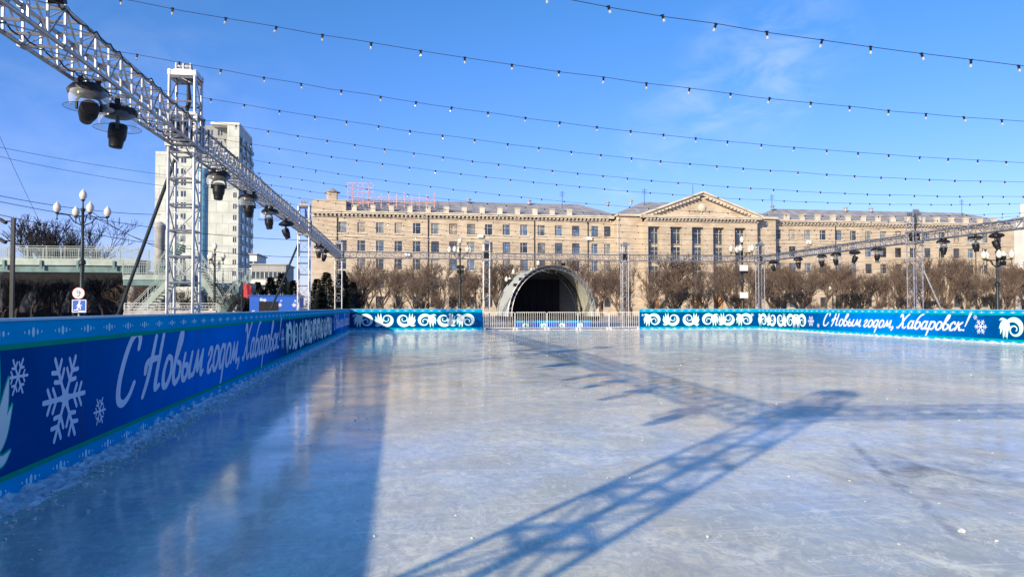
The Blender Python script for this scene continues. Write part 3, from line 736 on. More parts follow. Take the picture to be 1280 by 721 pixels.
LL = [(1.5, 1, 'stage light outside the view to the left, closest to the near tower'), (4.0, 1, 'stage light outside the view to the left, second from the near tower'), (5.7, 3, 'stage light outside the view to the left, third from the near tower'), (7.2, 1, 'stage light outside the view to the left, fourth from the near tower'),
      (10.2, 0, 'nearest stage light, its barrel turned sideways inside a clear dome, upper left'), (10.68, 1, 'second stage light from the left edge, barrel straight down from a clear dome'),
      (17.2, 1, 'stage light just right of the near left tower, in front of the high-rise'), (20.6, 3, 'stage light in a clear dome before the shaded side of the high-rise'),
      (23.7, 1, 'stage light hanging right of the high-rise, larger of two against the sky'), (27.2, 2, 'small bare stage light against the sky left of the second left tower'),
      (38.3, 3, 'stage light just past the second left tower'), (41.2, 2, 'small stage light beside the far left corner tower')]
for y, v, lab in LL: put_light(v, -3.80 if y == 10.68 else -3.98, y, zl(y)-(.0 if y != 10.68 else .16), R(30 if v == 0 else 10*y), lab, .86 if 9 < y < 12 else .95)
RL = [(48.3, 2, 'stage light on the right truss nearest the far right corner tower'), (45.0, 2, 'second stage light from the far right corner on the right truss'),
      (42.3, 3, 'stage light in a clear dome, left one of a close pair on the right truss'), (40.8, 3, 'stage light in a clear dome, right one of a close pair on the right truss'),
      (38.9, 2, 'small stage light between the close pair and the tall right tower'), (36.9, 1, 'stage light just left of the tall right tower'),
      (31.9, 3, 'stage light in a crumpled cover just right of the tall right tower'), (29.9, 1, 'stage light under a flat black cover near the right edge'), (28.75, 2, 'small dark stage light closest to the right edge of the view')]
for y, v, lab in RL: put_light(v, 26.3, y, 5.12-.34, R(20*y), lab, 1.1)
# a small black box clipped on top of the near beam and the loose supply cable along it
root = empty('junction_box', (-3.64, 8.45, 4.90)); tag(root, 'small black box clipped to the top chord of the nearest beam', 'box')
m = MB(); m.cbox((0, 0, .02), (.16, .10, .2), Matrix.Rotation(R(25), 4, 'X')); m.build('case', M['blackp'], root)
m = MB(); m.tube((.0, -.03, .1), (-.05, -.05, .2), .02, n=6); m.build('gland', M['blackm'], root)
def loose_cable(x, z0, z1, ya, yb, sd_, lab):
    rr = random.Random(sd_); pts = []; y = ya
    while y < yb:
        zb = z0+(z1-z0)*(y-ya)/(yb-ya)
        pts.append((x+rr.uniform(-.03, .03), y, zb+rr.uniform(-.05, .02))); y += rr.uniform(.25, .5)
    P = []
    for i in range(len(pts)-1):
        for k in range(3): P.append(Vector(pts[i]).lerp(Vector(pts[i+1]), k/3)+Vector((0, 0, -.05*math.sin(math.pi*k/3))))
    m = MB(); m.path(P, .010, n=5); tag(m.build('power_cable', M['cable'], smooth=True), lab, 'cable', 'black cables tied along the truss')
loose_cable(-3.69, 4.74, 5.04, .3, 14.3, 1, 'black cable tied along the upper chord of the nearest beam')
loose_cable(-4.05, 4.36, 4.66, .3, 14.3, 2, 'black cable lying in the bottom of the nearest beam')
loose_cable(-4.0, 4.80, 4.84, 15.3, 31.7, 3, 'black cable lying in the middle left beam')
loose_cable(-3.78, 5.10, 5.22, 15.3, 31.7, 6, 'black cable on the upper chord of the middle left beam')
loose_cable(-3.95, 4.88, 4.94, 32.5, 49.7, 4, 'black cable lying in the far left beam')
loose_cable(26.3, 4.92, 4.92, 34.4, 49.7, 5, 'black cable lying in the right hand beam')

# ------------------------------------------------------------------ festoon lights across the rink
bm = MB(); bm.cur = 0; bm.tube((-.02, 0, 0), (.02, 0, 0), .008, n=5); bm.lathe([(.009, .0), (.014, -.01), (.014, -.042), (.011, -.046)], n=6); bm.cur = 1
bm.lathe([(.009, -.046), (.012, -.056), (.015, -.070), (.012, -.084), (.003, -.090)], n=8)
bulb_me = None
def catz(x, za=4.92, zb=5.2, sag=1.15):
    t = (x+3.7)/(26.1+3.7); return za*(1-t)+zb*t-4*sag*t*(1-t)
YS = [6.15, 8.2, 10.2, 11.95, 13.6, 15.15, 17.0, 18.8, 20.6, 22.4, 24.2, 26.0, 27.8, 29.6, 31.4, 33.2, 35.0, 36.8, 38.6, 40.4, 42.2, 44.0, 45.8, 47.6]
ORD = ['nearest', 'second nearest', 'third nearest', 'fourth nearest', 'fifth nearest', 'sixth nearest', 'seventh nearest', 'eighth nearest']
FG = ['in front of the portico', 'over the middle of the ice']
for i, Y in enumerate(YS):
    rr = random.Random(50+i); sg = (1.30 if i == 0 else 1.17)+rr.uniform(-.03, .03)
    z = lambda x: catz(x, sag=sg)
    root = empty('string_light', (-3.7, Y, 4.98))
    if i < 8: lab = f'{ORD[i]} string of bulbs hanging across the sky above the rink'
    else: lab = f'faint bulb string across the building, {["ninth","tenth","eleventh","twelfth","thirteenth","fourteenth","fifteenth","sixteenth","seventeenth","eighteenth","nineteenth","twentieth","twenty-first","twenty-second","twenty-third","farthest"][i-8]} counting away from the viewer'
    tag(root, lab, 'string lights', 'strings of bulbs across the rink')
    pts = []; n = 64
    for k in range(n+1):
        x = -3.7+29.8*k/n; pts.append((x+3.7, 0, z(x)-4.98+rr.uniform(-.008, .008)))
    m = MB(); m.path(pts, .0034 if i < 8 else .0045, n=5, cap=False); m.build('wire', M['wire'], root)
    x = -3.4
    while x < 25.8:
        if bulb_me is None:
            o = bm.build('bulb', [M['blackp'], M['bulb']], root, smooth=True); bulb_me = o.data
        else:
            o = bpy.data.objects.new('bulb', bulb_me); C.objects.link(o); o.parent = root
        o.scale = (.85,)*3; o.location = (x+3.7, 0, z(x)-4.98+.005); o.rotation_euler = (rr.uniform(-.3, .3), rr.uniform(-.3, .3), 0); x += .52+rr.uniform(-.035, .035)

# ------------------------------------------------------------------ crowd barriers in the gap
def crowd_barrier():
    root = empty('crowd_barrier')
    m = MB(); r = .019
    m.path([(.03, 0, .06), (.03, 0, 1.16), (.08, 0, 1.22), (2.12, 0, 1.22), (2.17, 0, 1.16), (2.17, 0, .06)], r, n=6); m.tube((.03, 0, .16), (2.17, 0, .16), r, n=6)
    m.build('frame', M['white'], root, smooth=True)
    m = MB()
    for k in range(13): m.tube((.19+k*.1517, 0, .16), (.19+k*.1517, 0, 1.22), .011, n=5, cap=False)
    m.build('bars', M['white'], root)
    for x in (.12, 2.08):
        m = MB(); m.box((x-.03, -.28, .02), (x+.03, .28, .07)); m.bar((x, 0, .05), (x, 0, .2), .05); m.build('foot', M['white'], root)
    return root
cb = crowd_barrier()
labs = ['white crowd barrier touching the left board end beside the truss tower', 'second white crowd barrier from the left, before the stage arch', 'middle white crowd barrier, before the dark stage opening',
        'fourth white crowd barrier from the left, before the pale right wall of the stage', 'white crowd barrier touching the right board end']
for i in range(5):
    o = cb if i == 0 else copy_tree(cb)
    o.location = (gapL+.05+i*2.21, WF+.1+(.06 if i % 2 else 0), 0); tag(o, labs[i], 'barrier', 'white crowd barriers closing the gap before the stage')

# ------------------------------------------------------------------ stage shell
SX, SY = 11.95, 56.0
root = empty('stage_shell', (SX, SY, 0)); tag(root, 'arched cream canvas stage shell with a dark interior behind the barriers', 'stage')
A, Bh, Z0, DEP = 3.5, 4.0, .85, 6.5
def arch(a, b_, n=28): return [(-a*math.cos(math.pi*k/n), Z0+b_*math.sin(math.pi*k/n)) for k in range(n+1)]
m = MB(); P = arch(A, Bh); Q = arch(A-.05, Bh-.05); n = len(P)
vs = []
for yy in (0, DEP*.25, DEP*.5, DEP*.75, DEP):
    vs += [(x*(1-.012*abs(math.sin(yy))), yy, z) for x, z in P]
fs = [(j*n+k, j*n+k+1, (j+1)*n+k+1, (j+1)*n+k) for j in range(4) for k in range(n-1)]
b0 = len(vs)
for yy in (0, DEP): vs += [(x, yy, z) for x, z in Q]
fs += [(b0+k, b0+n+k, b0+n+k+1, b0+k+1) for k in range(n-1)]
m.add(vs, fs); m.build('canvas_skin', M['canvas'], root, smooth=True)
for yy, nm in ((-.15, 0), (DEP*.6, 1)):
    m = MB(); off = .0 if nm == 0 else -.12
    P1 = arch(A+off, Bh+off); P2 = arch(A-.28+off, Bh-.28+off)
    for yo in (0, .25):
        m.path([(x, yy+yo, z) for x, z in P1], .025, n=5); m.path([(x, yy+yo, z) for x, z in P2], .025, n=5)
    for k in range(len(P1)-1):
        m.tube((P1[k][0], yy, P1[k][1]), (P2[k+1][0], yy, P2[k+1][1]), .015, n=4, cap=False); m.tube((P1[k][0], yy, P1[k][1]), (P2[k][0], yy+.25, P2[k][1]), .015, n=4, cap=False)
        m.tube((P1[k][0], yy, P1[k][1]), (P1[k][0], yy+.25, P1[k][1]), .015, n=4, cap=False)
    m.build('arch_truss', M['alu'] if nm == 0 else M['blackm'], root)
m = MB(); ptsb = arch(A-.1, Bh-.1); m.add([(x, DEP-.3, z) for x, z in ptsb], [tuple(range(len(ptsb)))]); m.add([(x, DEP-.25, z) for x, z in ptsb], [tuple(reversed(range(len(ptsb))))]); m.build('back_wall', M['greyboard'], root)
m = MB()
for k in range(14):
    x0 = -2.7+k*.32; m.box((x0, DEP-1.2+(.05 if k % 2 else 0), Z0), (x0+.315, DEP-1.12+(.05 if k % 2 else 0), Z0+3.1-.0*k))
m.build('drape', M['drape'], root)
m = MB(); m.box((-3.6, -.6, .55), (3.6, DEP, Z0)); m.build('deck', M['blackm'], root)
m = MB()
for k in range(9):
    for yy in (-.5, 2.5, DEP-.2): m.tube((-3.5+k*.875, yy, -.02), (-3.5+k*.875, yy, .55), .03, n=6)
m.build('support_legs', M['alu_dull'], root)
# stacked kit on the roof edge
for q, (x, z) in enumerate(((.9, 4.83), (-2.9, 3.2), (-2.45, 3.65), (-2.0, 3.95))): m = MB(); m.cbox((x, .1, z+.1), (.3, .25, .22)); m.tube((x, -.08, z+.1), (x, .1, z+.1), .09, n=8); m.build('floodlight', M['blackp'], root)
# skirt banner before the stage
root = empty('stage_skirt', (SX-.2, SY-1.5, 0)); tag(root, 'low cyan and blue printed skirt board standing before the stage deck', 'banner')
m = MB(); m.box((-2.9, 0, -.018), (2.9, .05, .40)); m.build('panel', banner_mat('skirt', (.01, .09, .42), (.01, .09, .42), [], 1), root)
m = MB(); m.box((-2.9, -.004, .40), (2.9, .054, .56)); m.build('top_band', banner_mat('skirt2', (.01, .34, .62), (.01, .34, .62), [], 1), root)
for k in range(4): o = ornament(-2.2+k*1.42, .20, .38, 1 if k % 2 else -1, 1, root); o.location.y = -.003

# ------------------------------------------------------------------ walls with window holes
def wall_holes(m, x0, x1, z0, z1, y, holes, depth=.28, axis='x', flip=False):
    xs = sorted({x0, x1, *[h[0] for h in holes], *[h[1] for h in holes]}); zs = sorted({z0, z1, *[h[2] for h in holes], *[h[3] for h in holes]})
    def P(a, b_, c): return (a, b_, c) if axis == 'x' else (b_, a, c)
    for i in range(len(xs)-1):
        for j in range(len(zs)-1):
            cx, cz = (xs[i]+xs[i+1])/2, (zs[j]+zs[j+1])/2
            if any(h[0] < cx < h[1] and h[2] < cz < h[3] for h in holes): continue
            m.add([P(xs[i], y, zs[j]), P(xs[i+1], y, zs[j]), P(xs[i+1], y, zs[j+1]), P(xs[i], y, zs[j+1])], [(0, 1, 2, 3)])
    for a, b_, c, d in holes:
        y1 = y+depth
        m.add([P(a, y, c), P(b_, y, c), P(b_, y1, c), P(a, y1, c), P(a, y, d), P(b_, y, d), P(b_, y1, d), P(a, y1, d)], [(0, 1, 2, 3), (4, 7, 6, 5), (0, 3, 7, 4), (1, 5, 6, 2)])

# ------------------------------------------------------------------ the stone institute building
FY = 136.0
ROWS = [16.15, 12.8, 9.45, 6.1, 2.6]
XB0, XC0, XP0, XP1, XC1, XB1 = -15.3, 41.2, 46.2, 68.9, 73.6, 130.0
bld = empty('stone_building', (0, FY, 0)); tag(bld, 'long beige stone building with a pedimented portico behind the rink', 'building')
wl = [(-9.9+3.35*k) for k in range(14)]; wr_ = [78.25+3.35*k for k in range(15)]
pairL = [37.4, 39.9]; pairR = [75.3]
ww, wh = 1.45, 2.0
holes = lambda cs, rows, w_=ww, h_=wh: [(c-w_/2, c+w_/2, z-h_/2, z+h_/2) for c in cs for z in rows]
m = MB(); wall_holes(m, XB0, XC0, 0, 18.3, 0, holes(wl, ROWS)+holes(pairL, ROWS, 1.3)); m.box((XB0, .6, 0), (XC0, 16, 18.3)); m.add([(XB0, 0, 0), (XB0, .6, 0), (XB0, .6, 18.3), (XB0, 0, 18.3)], [(0, 1, 2, 3)])
m.build('wing_wall', M['stone'], bld)
m = MB(); wall_holes(m, XC1, XB1, 0, 18.3, 0, holes(wr_, ROWS)+holes(pairR, ROWS, 1.3)); m.box((XC1, .6, 0), (XB1, 16, 18.3)); m.build('wing_wall', M['stone'], bld)
# central block, front 2 m forward, with tall recesses between piers
pc = [atY(p, FY-3.2)[0] for p in (817, 845, 871.6, 898, 925)]
PH = [(c-1.15, c+1.15, .4, 16.9) for c in pc]
m = MB(); wall_holes(m, XC0, XC1, 0, 18.9, -2.0, [(XP0, XP1, 0, 18.6)], .0)
m.box((XC0, -1.4, 0), (XC1, 16, 18.3)); m.add([(XC0, -2, 0), (XC0, -1.4, 0), (XC0, -1.4, 18.9), (XC0, -2, 18.9)], [(0, 1, 2, 3)]); m.add([(XC1, -2, 0), (XC1, -1.4, 0), (XC1, -1.4, 18.9), (XC1, -2, 18.9)], [(3, 2, 1, 0)])
m.build('central_wall', M['stone'], bld)
m = MB(); wall_holes(m, XP0, XP1, 0, 17.9, -3.6, PH, 1.1); m.add([(XP0, -3.6, 0), (XP0, -2, 0), (XP0, -2, 17.9), (XP0, -3.6, 17.9)], [(3, 2, 1, 0)]); m.add([(XP1, -3.6, 0), (XP1, -2, 0), (XP1, -2, 17.9), (XP1, -3.6, 17.9)], [(0, 1, 2, 3)])
m.box((XP0+.1, -2.45, 0), (XP1-.1, -1.5, 17.9)); m.build('portico_wall', M['stone'], bld)
# belt courses, cornices with dentils
def cornice(x0, x1, y, z, dent=.75):
    m = MB(); m.box((x0-.1, y-.25, z-.55), (x1+.1, y-.004, z-.30)); m.box((x0-.5, y-.95, z), (x1+.5, y+.0, z+.28)); m.box((x0-.6, y-1.1, z+.283), (x1+.6, y+.3, z+.50))
    k = x0+.1
    while k < x1-.3: m.box((k, y-.72, z-.297), (k+dent*.5, y-.003, z-.003)); k += dent
    return m.build('cornice', M['stone_trim'], bld)
cornice(XB0, XC0-.7, 0, 18.55); cornice(XC1+.7, XB1, 0, 18.55)
cornice(XP0, XP1, -3.6, 18.45, .7)
m = MB(); m.box((XC0-.3, -2.5, 18.9), (XP0-.7, -1, 19.3)); m.box((XP1+.7, -2.5, 18.9), (XC1+.3, -1, 19.3)); m.build('cornice', M['stone_trim'], bld)
for z, y0 in ((4.35, 0), (7.75, 0), (14.45, 0)):
    for a, b_ in ((XB0, XC0), (XC1, XB1)):
        m = MB(); m.box((a, y0-.14, z), (b_, y0-.003, z+.16)); m.build('belt_course', M['stone_trim'], bld)
# pediment
zb, za, cx = 18.95, 23.4, (XP0+XP1)/2; hw = (XP1-XP0)/2
m = MB(); m.add([(cx-hw, -3.3, zb), (cx+hw, -3.3, zb), (cx, -3.3, za-.5), (cx-hw, 2, zb), (cx+hw, 2, zb), (cx, 2, za-.5)], [(0, 1, 2), (5, 4, 3), (0, 3, 4, 1)]); ped = m.build('pediment', M['stone'], bld)
m = MB()
for sg in (-1, 1):
    a = Vector((cx+sg*(hw+.9), 0, zb-.05)); b_ = Vector((cx+sg*.02, 0, za)); d = (b_-a)
    for y0, y1, dz0, dz1 in ((-4.4, 3, 0, .35), (-4.0, -3.3, -.38, -.003)):
        m.add([(a.x, y0, a.z+dz0), (b_.x, y0, b_.z+dz0), (b_.x, y0, b_.z+dz1), (a.x, y0, a.z+dz1), (a.x, y1, a.z+dz0), (b_.x, y1, b_.z+dz0), (b_.x, y1, b_.z+dz1), (a.x, y1, a.z+dz1)],
              [(0, 1, 2, 3), (4, 7, 6, 5), (0, 3, 7, 4), (0, 4, 5, 1), (3, 2, 6, 7)])
    k = .06
    while k < .95:
        p = a+d*k; m.box((p.x-.2, -4.25, p.z-.72), (p.x+.2, -3.32, p.z-.36)); k += .058
m.build('raking_cornice', M['stone_trim'], ped)
m = MB(); m.lathe([(.2, 0), (.7, .1), (.8, .3), (.3, .5)], n=12, M=Matrix.Translation((cx, -3.32, 20.7)) @ Matrix.Rotation(R(90), 4, 'X'))
for k in range(7): m.bar((cx+(k-3)*.3, -3.5, 20.2), (cx+(k-3)*.75, -3.45, 19.5+abs(k-3)*.2), .14, .1)
m.build('relief_emblem', M['stone_trim'], ped)
# roofs
def hip(x0, x1, y0, y1, z0, z1, inset, nm='roof'):
    m = MB(); yc = (y0+y1)/2
    m.add([(x0, y0, z0), (x1, y0, z0), (x1, y1, z0), (x0, y1, z0), (x0+inset, yc, z1), (x1-inset, yc, z1)], [(0, 1, 5, 4), (1, 2, 5), (2, 3, 4, 5), (3, 0, 4)])
    k = x0+1.2
    while k < x1-1:                                  # standing seams
        t = 1.0 if x0+inset < k < x1-inset else max(0, min((k-x0), (x1-k))/inset)
        m.bar((k, y0, z0+.04), (k, y0+(yc-y0)*t, z0+(z1-z0)*t+.04), .07, .07); k += 2.2
    return m.build(nm, M['roof'], bld)
hip(XB0-.3, XC0+2, -.4, 16, 19.05, 22.4, 7); hip(XC1-2, XB1+.3, -.4, 16, 19.05, 22.4, 7)
hip(XC0-.5, XC1+.5, -2.3, 18, 19.3, 23.2, 9)
m = MB(); m.add([(cx-hw-.4, -3.0, zb+.3), (cx, -3.0, za+.02), (cx, 8, za+.02), (cx-hw-.4, 8, zb+.3), (cx+hw+.4, -3, zb+.3), (cx+hw+.4, 8, zb+.3)], [(0, 3, 2, 1), (1, 2, 5, 4)]); m.build('roof', M['roof'], bld)
for k, c in enumerate([x for x in wl[1:]]+wr_):
    m = MB(); m.box((c-1.3-.45, -.55, 19.05), (c-1.3+.45, .15, 20.15)); m.box((c-1.3-.52, -.62, 20.153), (c-1.3+.52, .22, 20.25)); m.build('parapet_block', M['stone_trim'], bld)
for a, b_ in ((XB0+5.8, XC0-4), (XC1+4, XB1)):
    m = MB(); m.tube((a, -.3, 19.75), (b_, -.3, 19.75), .03, n=4); m.tube((a, -.3, 19.4), (b_, -.3, 19.4), .03, n=4); m.build('roof_rail', M['alu_dull'], bld)
m = MB(); m.box((XB0, -.5, 19.05), (XB0+6, 5, 20.9)); m.box((XB0-.1, -.6, 20.9), (XB0+6.1, 5.1, 21.05)); m.build('attic', M['stone'], bld)
m = MB(); m.box((XB0+2.4, 1, 21.05), (XB0+4.2, 3, 22.7)); c_ = m.build('chimney', M['stone'], bld)
m = MB(); m.lathe([(1.5, 0), (1.5, .12), (.9, .35), (.3, .75), (.05, .9)], (XB0+3.3, 2, 22.7), 10); m.build('cap', M['roof'], c_)
for px in (421, 535, 668, 735, 769, 803+0): 
    x = atY(px, FY)[0]; m = MB(); yy = -.12 if x < XC0-.3 else -2.12
    m.tube((x, yy, 0), (x, yy, 18.2), .09, n=6); m.lathe([(.1, 0), (.3, .35), (.3, .6)], (x, yy, 18.0), 6); m.build('downpipe', M['greenblack'] if px != 769 else M['stone_trim'], bld)
for px in (1045, 1145, 1220):
    x = atY(px, FY)[0]; m = MB(); m.tube((x, -.12, 0), (x, -.12, 18.2), .09, n=6); m.build('downpipe', M['greenblack'], bld)
# windows: three visible rows as parts, the rest as one
def window_unit(cx_, z, y, w_, h_, curtain=0, fr_='frame'):
    m = MB(); m.box((cx_-w_/2, y, z-h_/2), (cx_+w_/2, y+.04, z+h_/2)); o = m.build('window', M[['winglass', 'curtain', 'winglass_blue', 'winglass_warm'][curtain]], bld)
    m = MB(); t = .08
    m.box((cx_-w_/2, y-.06, z-h_/2), (cx_+w_/2, y-.003, z-h_/2+t)); m.box((cx_-w_/2, y-.06, z+h_/2-t), (cx_+w_/2, y-.003, z+h_/2))
    for u in (-w_/2, w_/2-t, -t/2-.18*w_): m.box((cx_+u, y-.057, z-h_/2+t), (cx_+u+t, y-.003, z+h_/2-t))
    m.box((cx_-w_/2+t, y-.05, z+h_*.16), (cx_+w_/2-t, y-.004, z+h_*.16+.06)); m.build('window_frame', M[fr_], o)
    m = MB(); m.box((cx_-w_/2-.22, -.16, z-h_/2-.16), (cx_+w_/2+.22, -.004, z-h_/2-.003)); m.build('sill', M['stone_trim'], o)
rr = random.Random(11); rest = MB()
cnt = 0
for z in ROWS:
    for c in wl+pairL+pairR+wr_:
        w_ = 1.3 if c in pairL+pairR else ww
        if z > 9 and cnt < 96: window_unit(c, z, .22, w_, wh, rr.choice([0, 0, 0, 1, 2, 2, 3]), 'frame_dark' if rr.random() < .35 else 'frame'); cnt += 1
        else: rest.box((c-w_/2, .22, z-wh/2), (c+w_/2, .26, z+wh/2)); rest.box((c-.05, .17, z-wh/2), (c+.05, .218, z+wh/2)); rest.cur = 1; rest.box((c-.95, -.16, z-wh/2-.16), (c+.95, -.004, z-wh/2-.003)); rest.cur = 0
        if z > 5:
            rest_ = 1
tag(rest.build('lower_windows', [M['winglass'], M['stone_trim']], bld), kind='stuff')
for i, c in enumerate(pc):
    for k, (zc, hh) in enumerate(((15.2, 3.1), (11.7, 3.0), (7.9, 3.2))):
        m = MB(); m.box((c-1.12, -2.6, zc-hh/2), (c+1.12, -2.5, zc+hh/2)); o = m.build('tall_window', M['winglass'], bld)
        m = MB()
        for u in (-1.12, -.42, .34, 1.04): m.box((c+u, -2.68, zc-hh/2), (c+u+.08, -2.603, zc+hh/2))
        for v in (-hh/2, hh*.18, hh/2-.08): m.box((c-1.04, -2.67, zc+v), (c+1.12, -2.604, zc+v+.08))
        m.build('window_frame', M['frame'], o)
    m = MB(); m.box((c-1.0, -2.75, .4), (c+1.0, -2.5, 4.1)); o = m.build('door', M['orange_wood'], bld)
    m = MB(); m.box((c-.04, -2.79, .4), (c+.04, -2.753, 4.1)); m.box((c-1.0, -2.79, 2.9), (c+1.0, -2.755, 3.0)); m.build('door_bars', M['frame_dark'], o)
m = MB(); m.box((XP0-1, -6.2, -.02), (XP1+1, -3.6, .2)); m.box((XP0-.5, -5.4, .2), (XP1+.5, -3.6, .38)); m.build('steps', M['concrete'], bld)
for c, z in ((wr_[1], 14.6), (wl[-1]+2.6, 14.75), (wl[3]+1.6, 11.3), (wl[8]-1.6, 14.9), (wr_[5]+1.6, 11.2), (wr_[9]-1.7, 14.8)):
    m = MB(); m.box((c-.5, -.5, z-.3), (c+.5, -.15, z+.3)); m.tube((c, -.53, z), (c, -.5, z), .22, n=12); m.build('air_conditioner', M['white'], bld)
# rooftop lattice, antennas
root = empty('roof_sign_frame', (0, FY, 0)); tag(root, 'red and white lattice sign frame standing on the left end of the stone roof', 'sign frame')
m = MB(); x0, x1 = atY(433, FY)[0], atY(466, FY)[0]; x2 = atY(543, FY)[0]
for k in range(6):
    x = x0+(x1-x0)*k/5; m.bar((x, 1, 20.2), (x, 1, 24.4), .12); m.bar((x, 3, 20.2), (x, 1.1, 24.2), .10)
for z in (20.8, 21.8, 22.8, 23.6, 24.4): m.bar((x0, .94, z), (x1, .94, z), .14)
m.build('upright_lattice', M['redwhite'] if 'redwhite' in M else M['red_pale'] if 'red_pale' in M else mat('faded_red_steel', (.50, .17, .14), .6, 0, .3, 3, col2=(.52, .44, .42)), root)
m = MB()
for k in range(8):
    x = x1+(x2-x1)*(k+1)/8; m.bar((x, 1, 20.0), (x, 1, 22.6+(.4 if k % 2 else 0)), .14); m.bar((x, 1.1, 20.2), (x-.9, 1.1, 21.9), .05)
for z in (21.1, 21.9): m.bar((x1, .94, z), (x2, .94, z), .13)
m.build('low_lattice', mat('faded_red_steel', (.50, .17, .14), .6, 0, .3, 3, col2=(.52, .44, .42)), root)
for i, (px, zt) in enumerate(((703, 24.6), (806, 25.5), (867, 26.5), (966, 25.0), (1204, 25.0))):
    x, _, d = atY(px, FY+5); m = MB(); m.tube((0, 0, 19.4), (0, 0, zt), .05, n=5)
    if i != 2:
        for k in range(3): m.bar((-.5, 0, zt-.3-k*.35), (.5, 0, zt-.3-k*.35), .05)
    tag(m.build('roof_antenna', M['blackm'], loc=(x, FY+5, 0)), ['thin antenna on the left wing roof above the stage', 'antenna left of the pediment beside a pale roof hatch', 'plain mast rising behind the pediment', 'antenna just right of the pediment', 'antenna on the right wing roof near the right edge'][i], 'antenna', 'antennas on the stone building roof')
for i, px in enumerate((586, 662, 761, 790, 968, 1060, 1092)):
    x = atY(px, FY+6)[0]; m = MB(); m.lathe([(.3, 0), (.3, .6), (.5, .65), (.5, .8), (.1, 1.0)], n=10); m.build('vent', M['roof'], bld, loc=(x, 6.5, 22.0 if px not in (790,) else 22.4))

# ------------------------------------------------------------------ high-rise on the left
hr = empty('high_rise', (0, 205, 0)); tag(hr, 'tall cream and blue glazed apartment tower behind the footbridge', 'building')
X = lambda px, y=205: atY(px, y)[0]
d0 = 205/ray(250)[1]; Zt = lambda py: zof(py, d0)
def hr_part(nm, px0, px1, py, mt_, y0=0, dep=20, wins=None, wz=(1.1, 1.4), fl=3.0):
    a, b_ = X(px0, 205+y0), X(px1, 205+y0); zt = Zt(py)
    m = MB(); H_ = []
    if wins:
        for wx in wins:
            z = 4
            while z < zt-2.5: H_.append((a+(b_-a)*wx-wz[0]/2, a+(b_-a)*wx+wz[0]/2, z, z+wz[1])); z += fl
    wall_holes(m, a, b_, 0, zt, y0, H_, .2); m.box((a+.05, y0+.25, 0), (b_-.0, y0+dep, zt-.02)); m.add([(a, y0, 0), (a, y0+dep, 0), (a, y0+dep, zt), (a, y0, zt)], [(0, 1, 2, 3)])
    m.add([(b_+.002, y0, 0), (b_+.002, y0+dep, 0), (b_+.002, y0+dep, zt), (b_+.002, y0, zt)], [(3, 2, 1, 0)]); m.add([(a, y0, zt), (b_, y0, zt), (b_, y0+dep, zt), (a, y0+dep, zt)], [(0, 1, 2, 3)])
    w_ = m.build(nm, mt_, hr)
    for h in H_:
        m = MB(); m.box((h[0], y0+.12, h[2]), (h[1], y0+.2, h[3])); m.cur = 1; xm = (h[0]+h[1])/2; m.box((xm-.04, y0+.06, h[2]), (xm+.04, y0+.117, h[3])); m.build('window', [M['winglass'], M['white']], w_)
    return w_
hr_part('left_block', 192, 246, 190, M['tower_cream'], 0, 16, (.48, .66), (1.3, 1.5))
hr_part('rear_block', 205, 285, 149, M['tower_grey'], 6, 14, (.55, .7, .85), (1.2, 1.5))
hr_part('right_block', 259, 297, 187, M['tower_cream'], 0, 20, (.88,), (.9, 1.4))
hr_part('upper_block', 282, 297, 150, M['tower_cream'], 2.0, 18)
m = MB(); a, b_ = X(264, 210), X(300, 210); m.box((a, 2.2, Zt(151)), (b_, 20, Zt(148))); m.build('roof_slab', M['whitewall'], hr)
# curved blue glazing bay
m = MB(); a, b_ = X(245), X(259.5); n = 8; vs = []
for zz in (0, Zt(210)):
    for k in range(n+1):
        t = k/n; vs.append((a+(b_-a)*t, -1.3*math.sin(math.pi*t)+.2, zz))
m.add(vs, [(k, k+1, n+2+k, n+1+k) for k in range(n)]+[tuple(range(n+1, 2*n+2))]); m.build('glazed_bay', M['tower_glass'], hr)
m = MB(); a, b_ = X(246), X(259.5); m.box((a+.1, .6, 0), (b_-.1, 6, Zt(187))); m.build('core_wall', M['tower_cream'], hr)
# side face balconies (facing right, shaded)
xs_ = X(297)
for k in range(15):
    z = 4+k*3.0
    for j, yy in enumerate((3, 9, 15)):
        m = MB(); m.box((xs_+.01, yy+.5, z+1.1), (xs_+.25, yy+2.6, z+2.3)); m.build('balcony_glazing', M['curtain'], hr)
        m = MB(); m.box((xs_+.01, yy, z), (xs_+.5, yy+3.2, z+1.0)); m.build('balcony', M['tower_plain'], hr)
    m = MB(); 

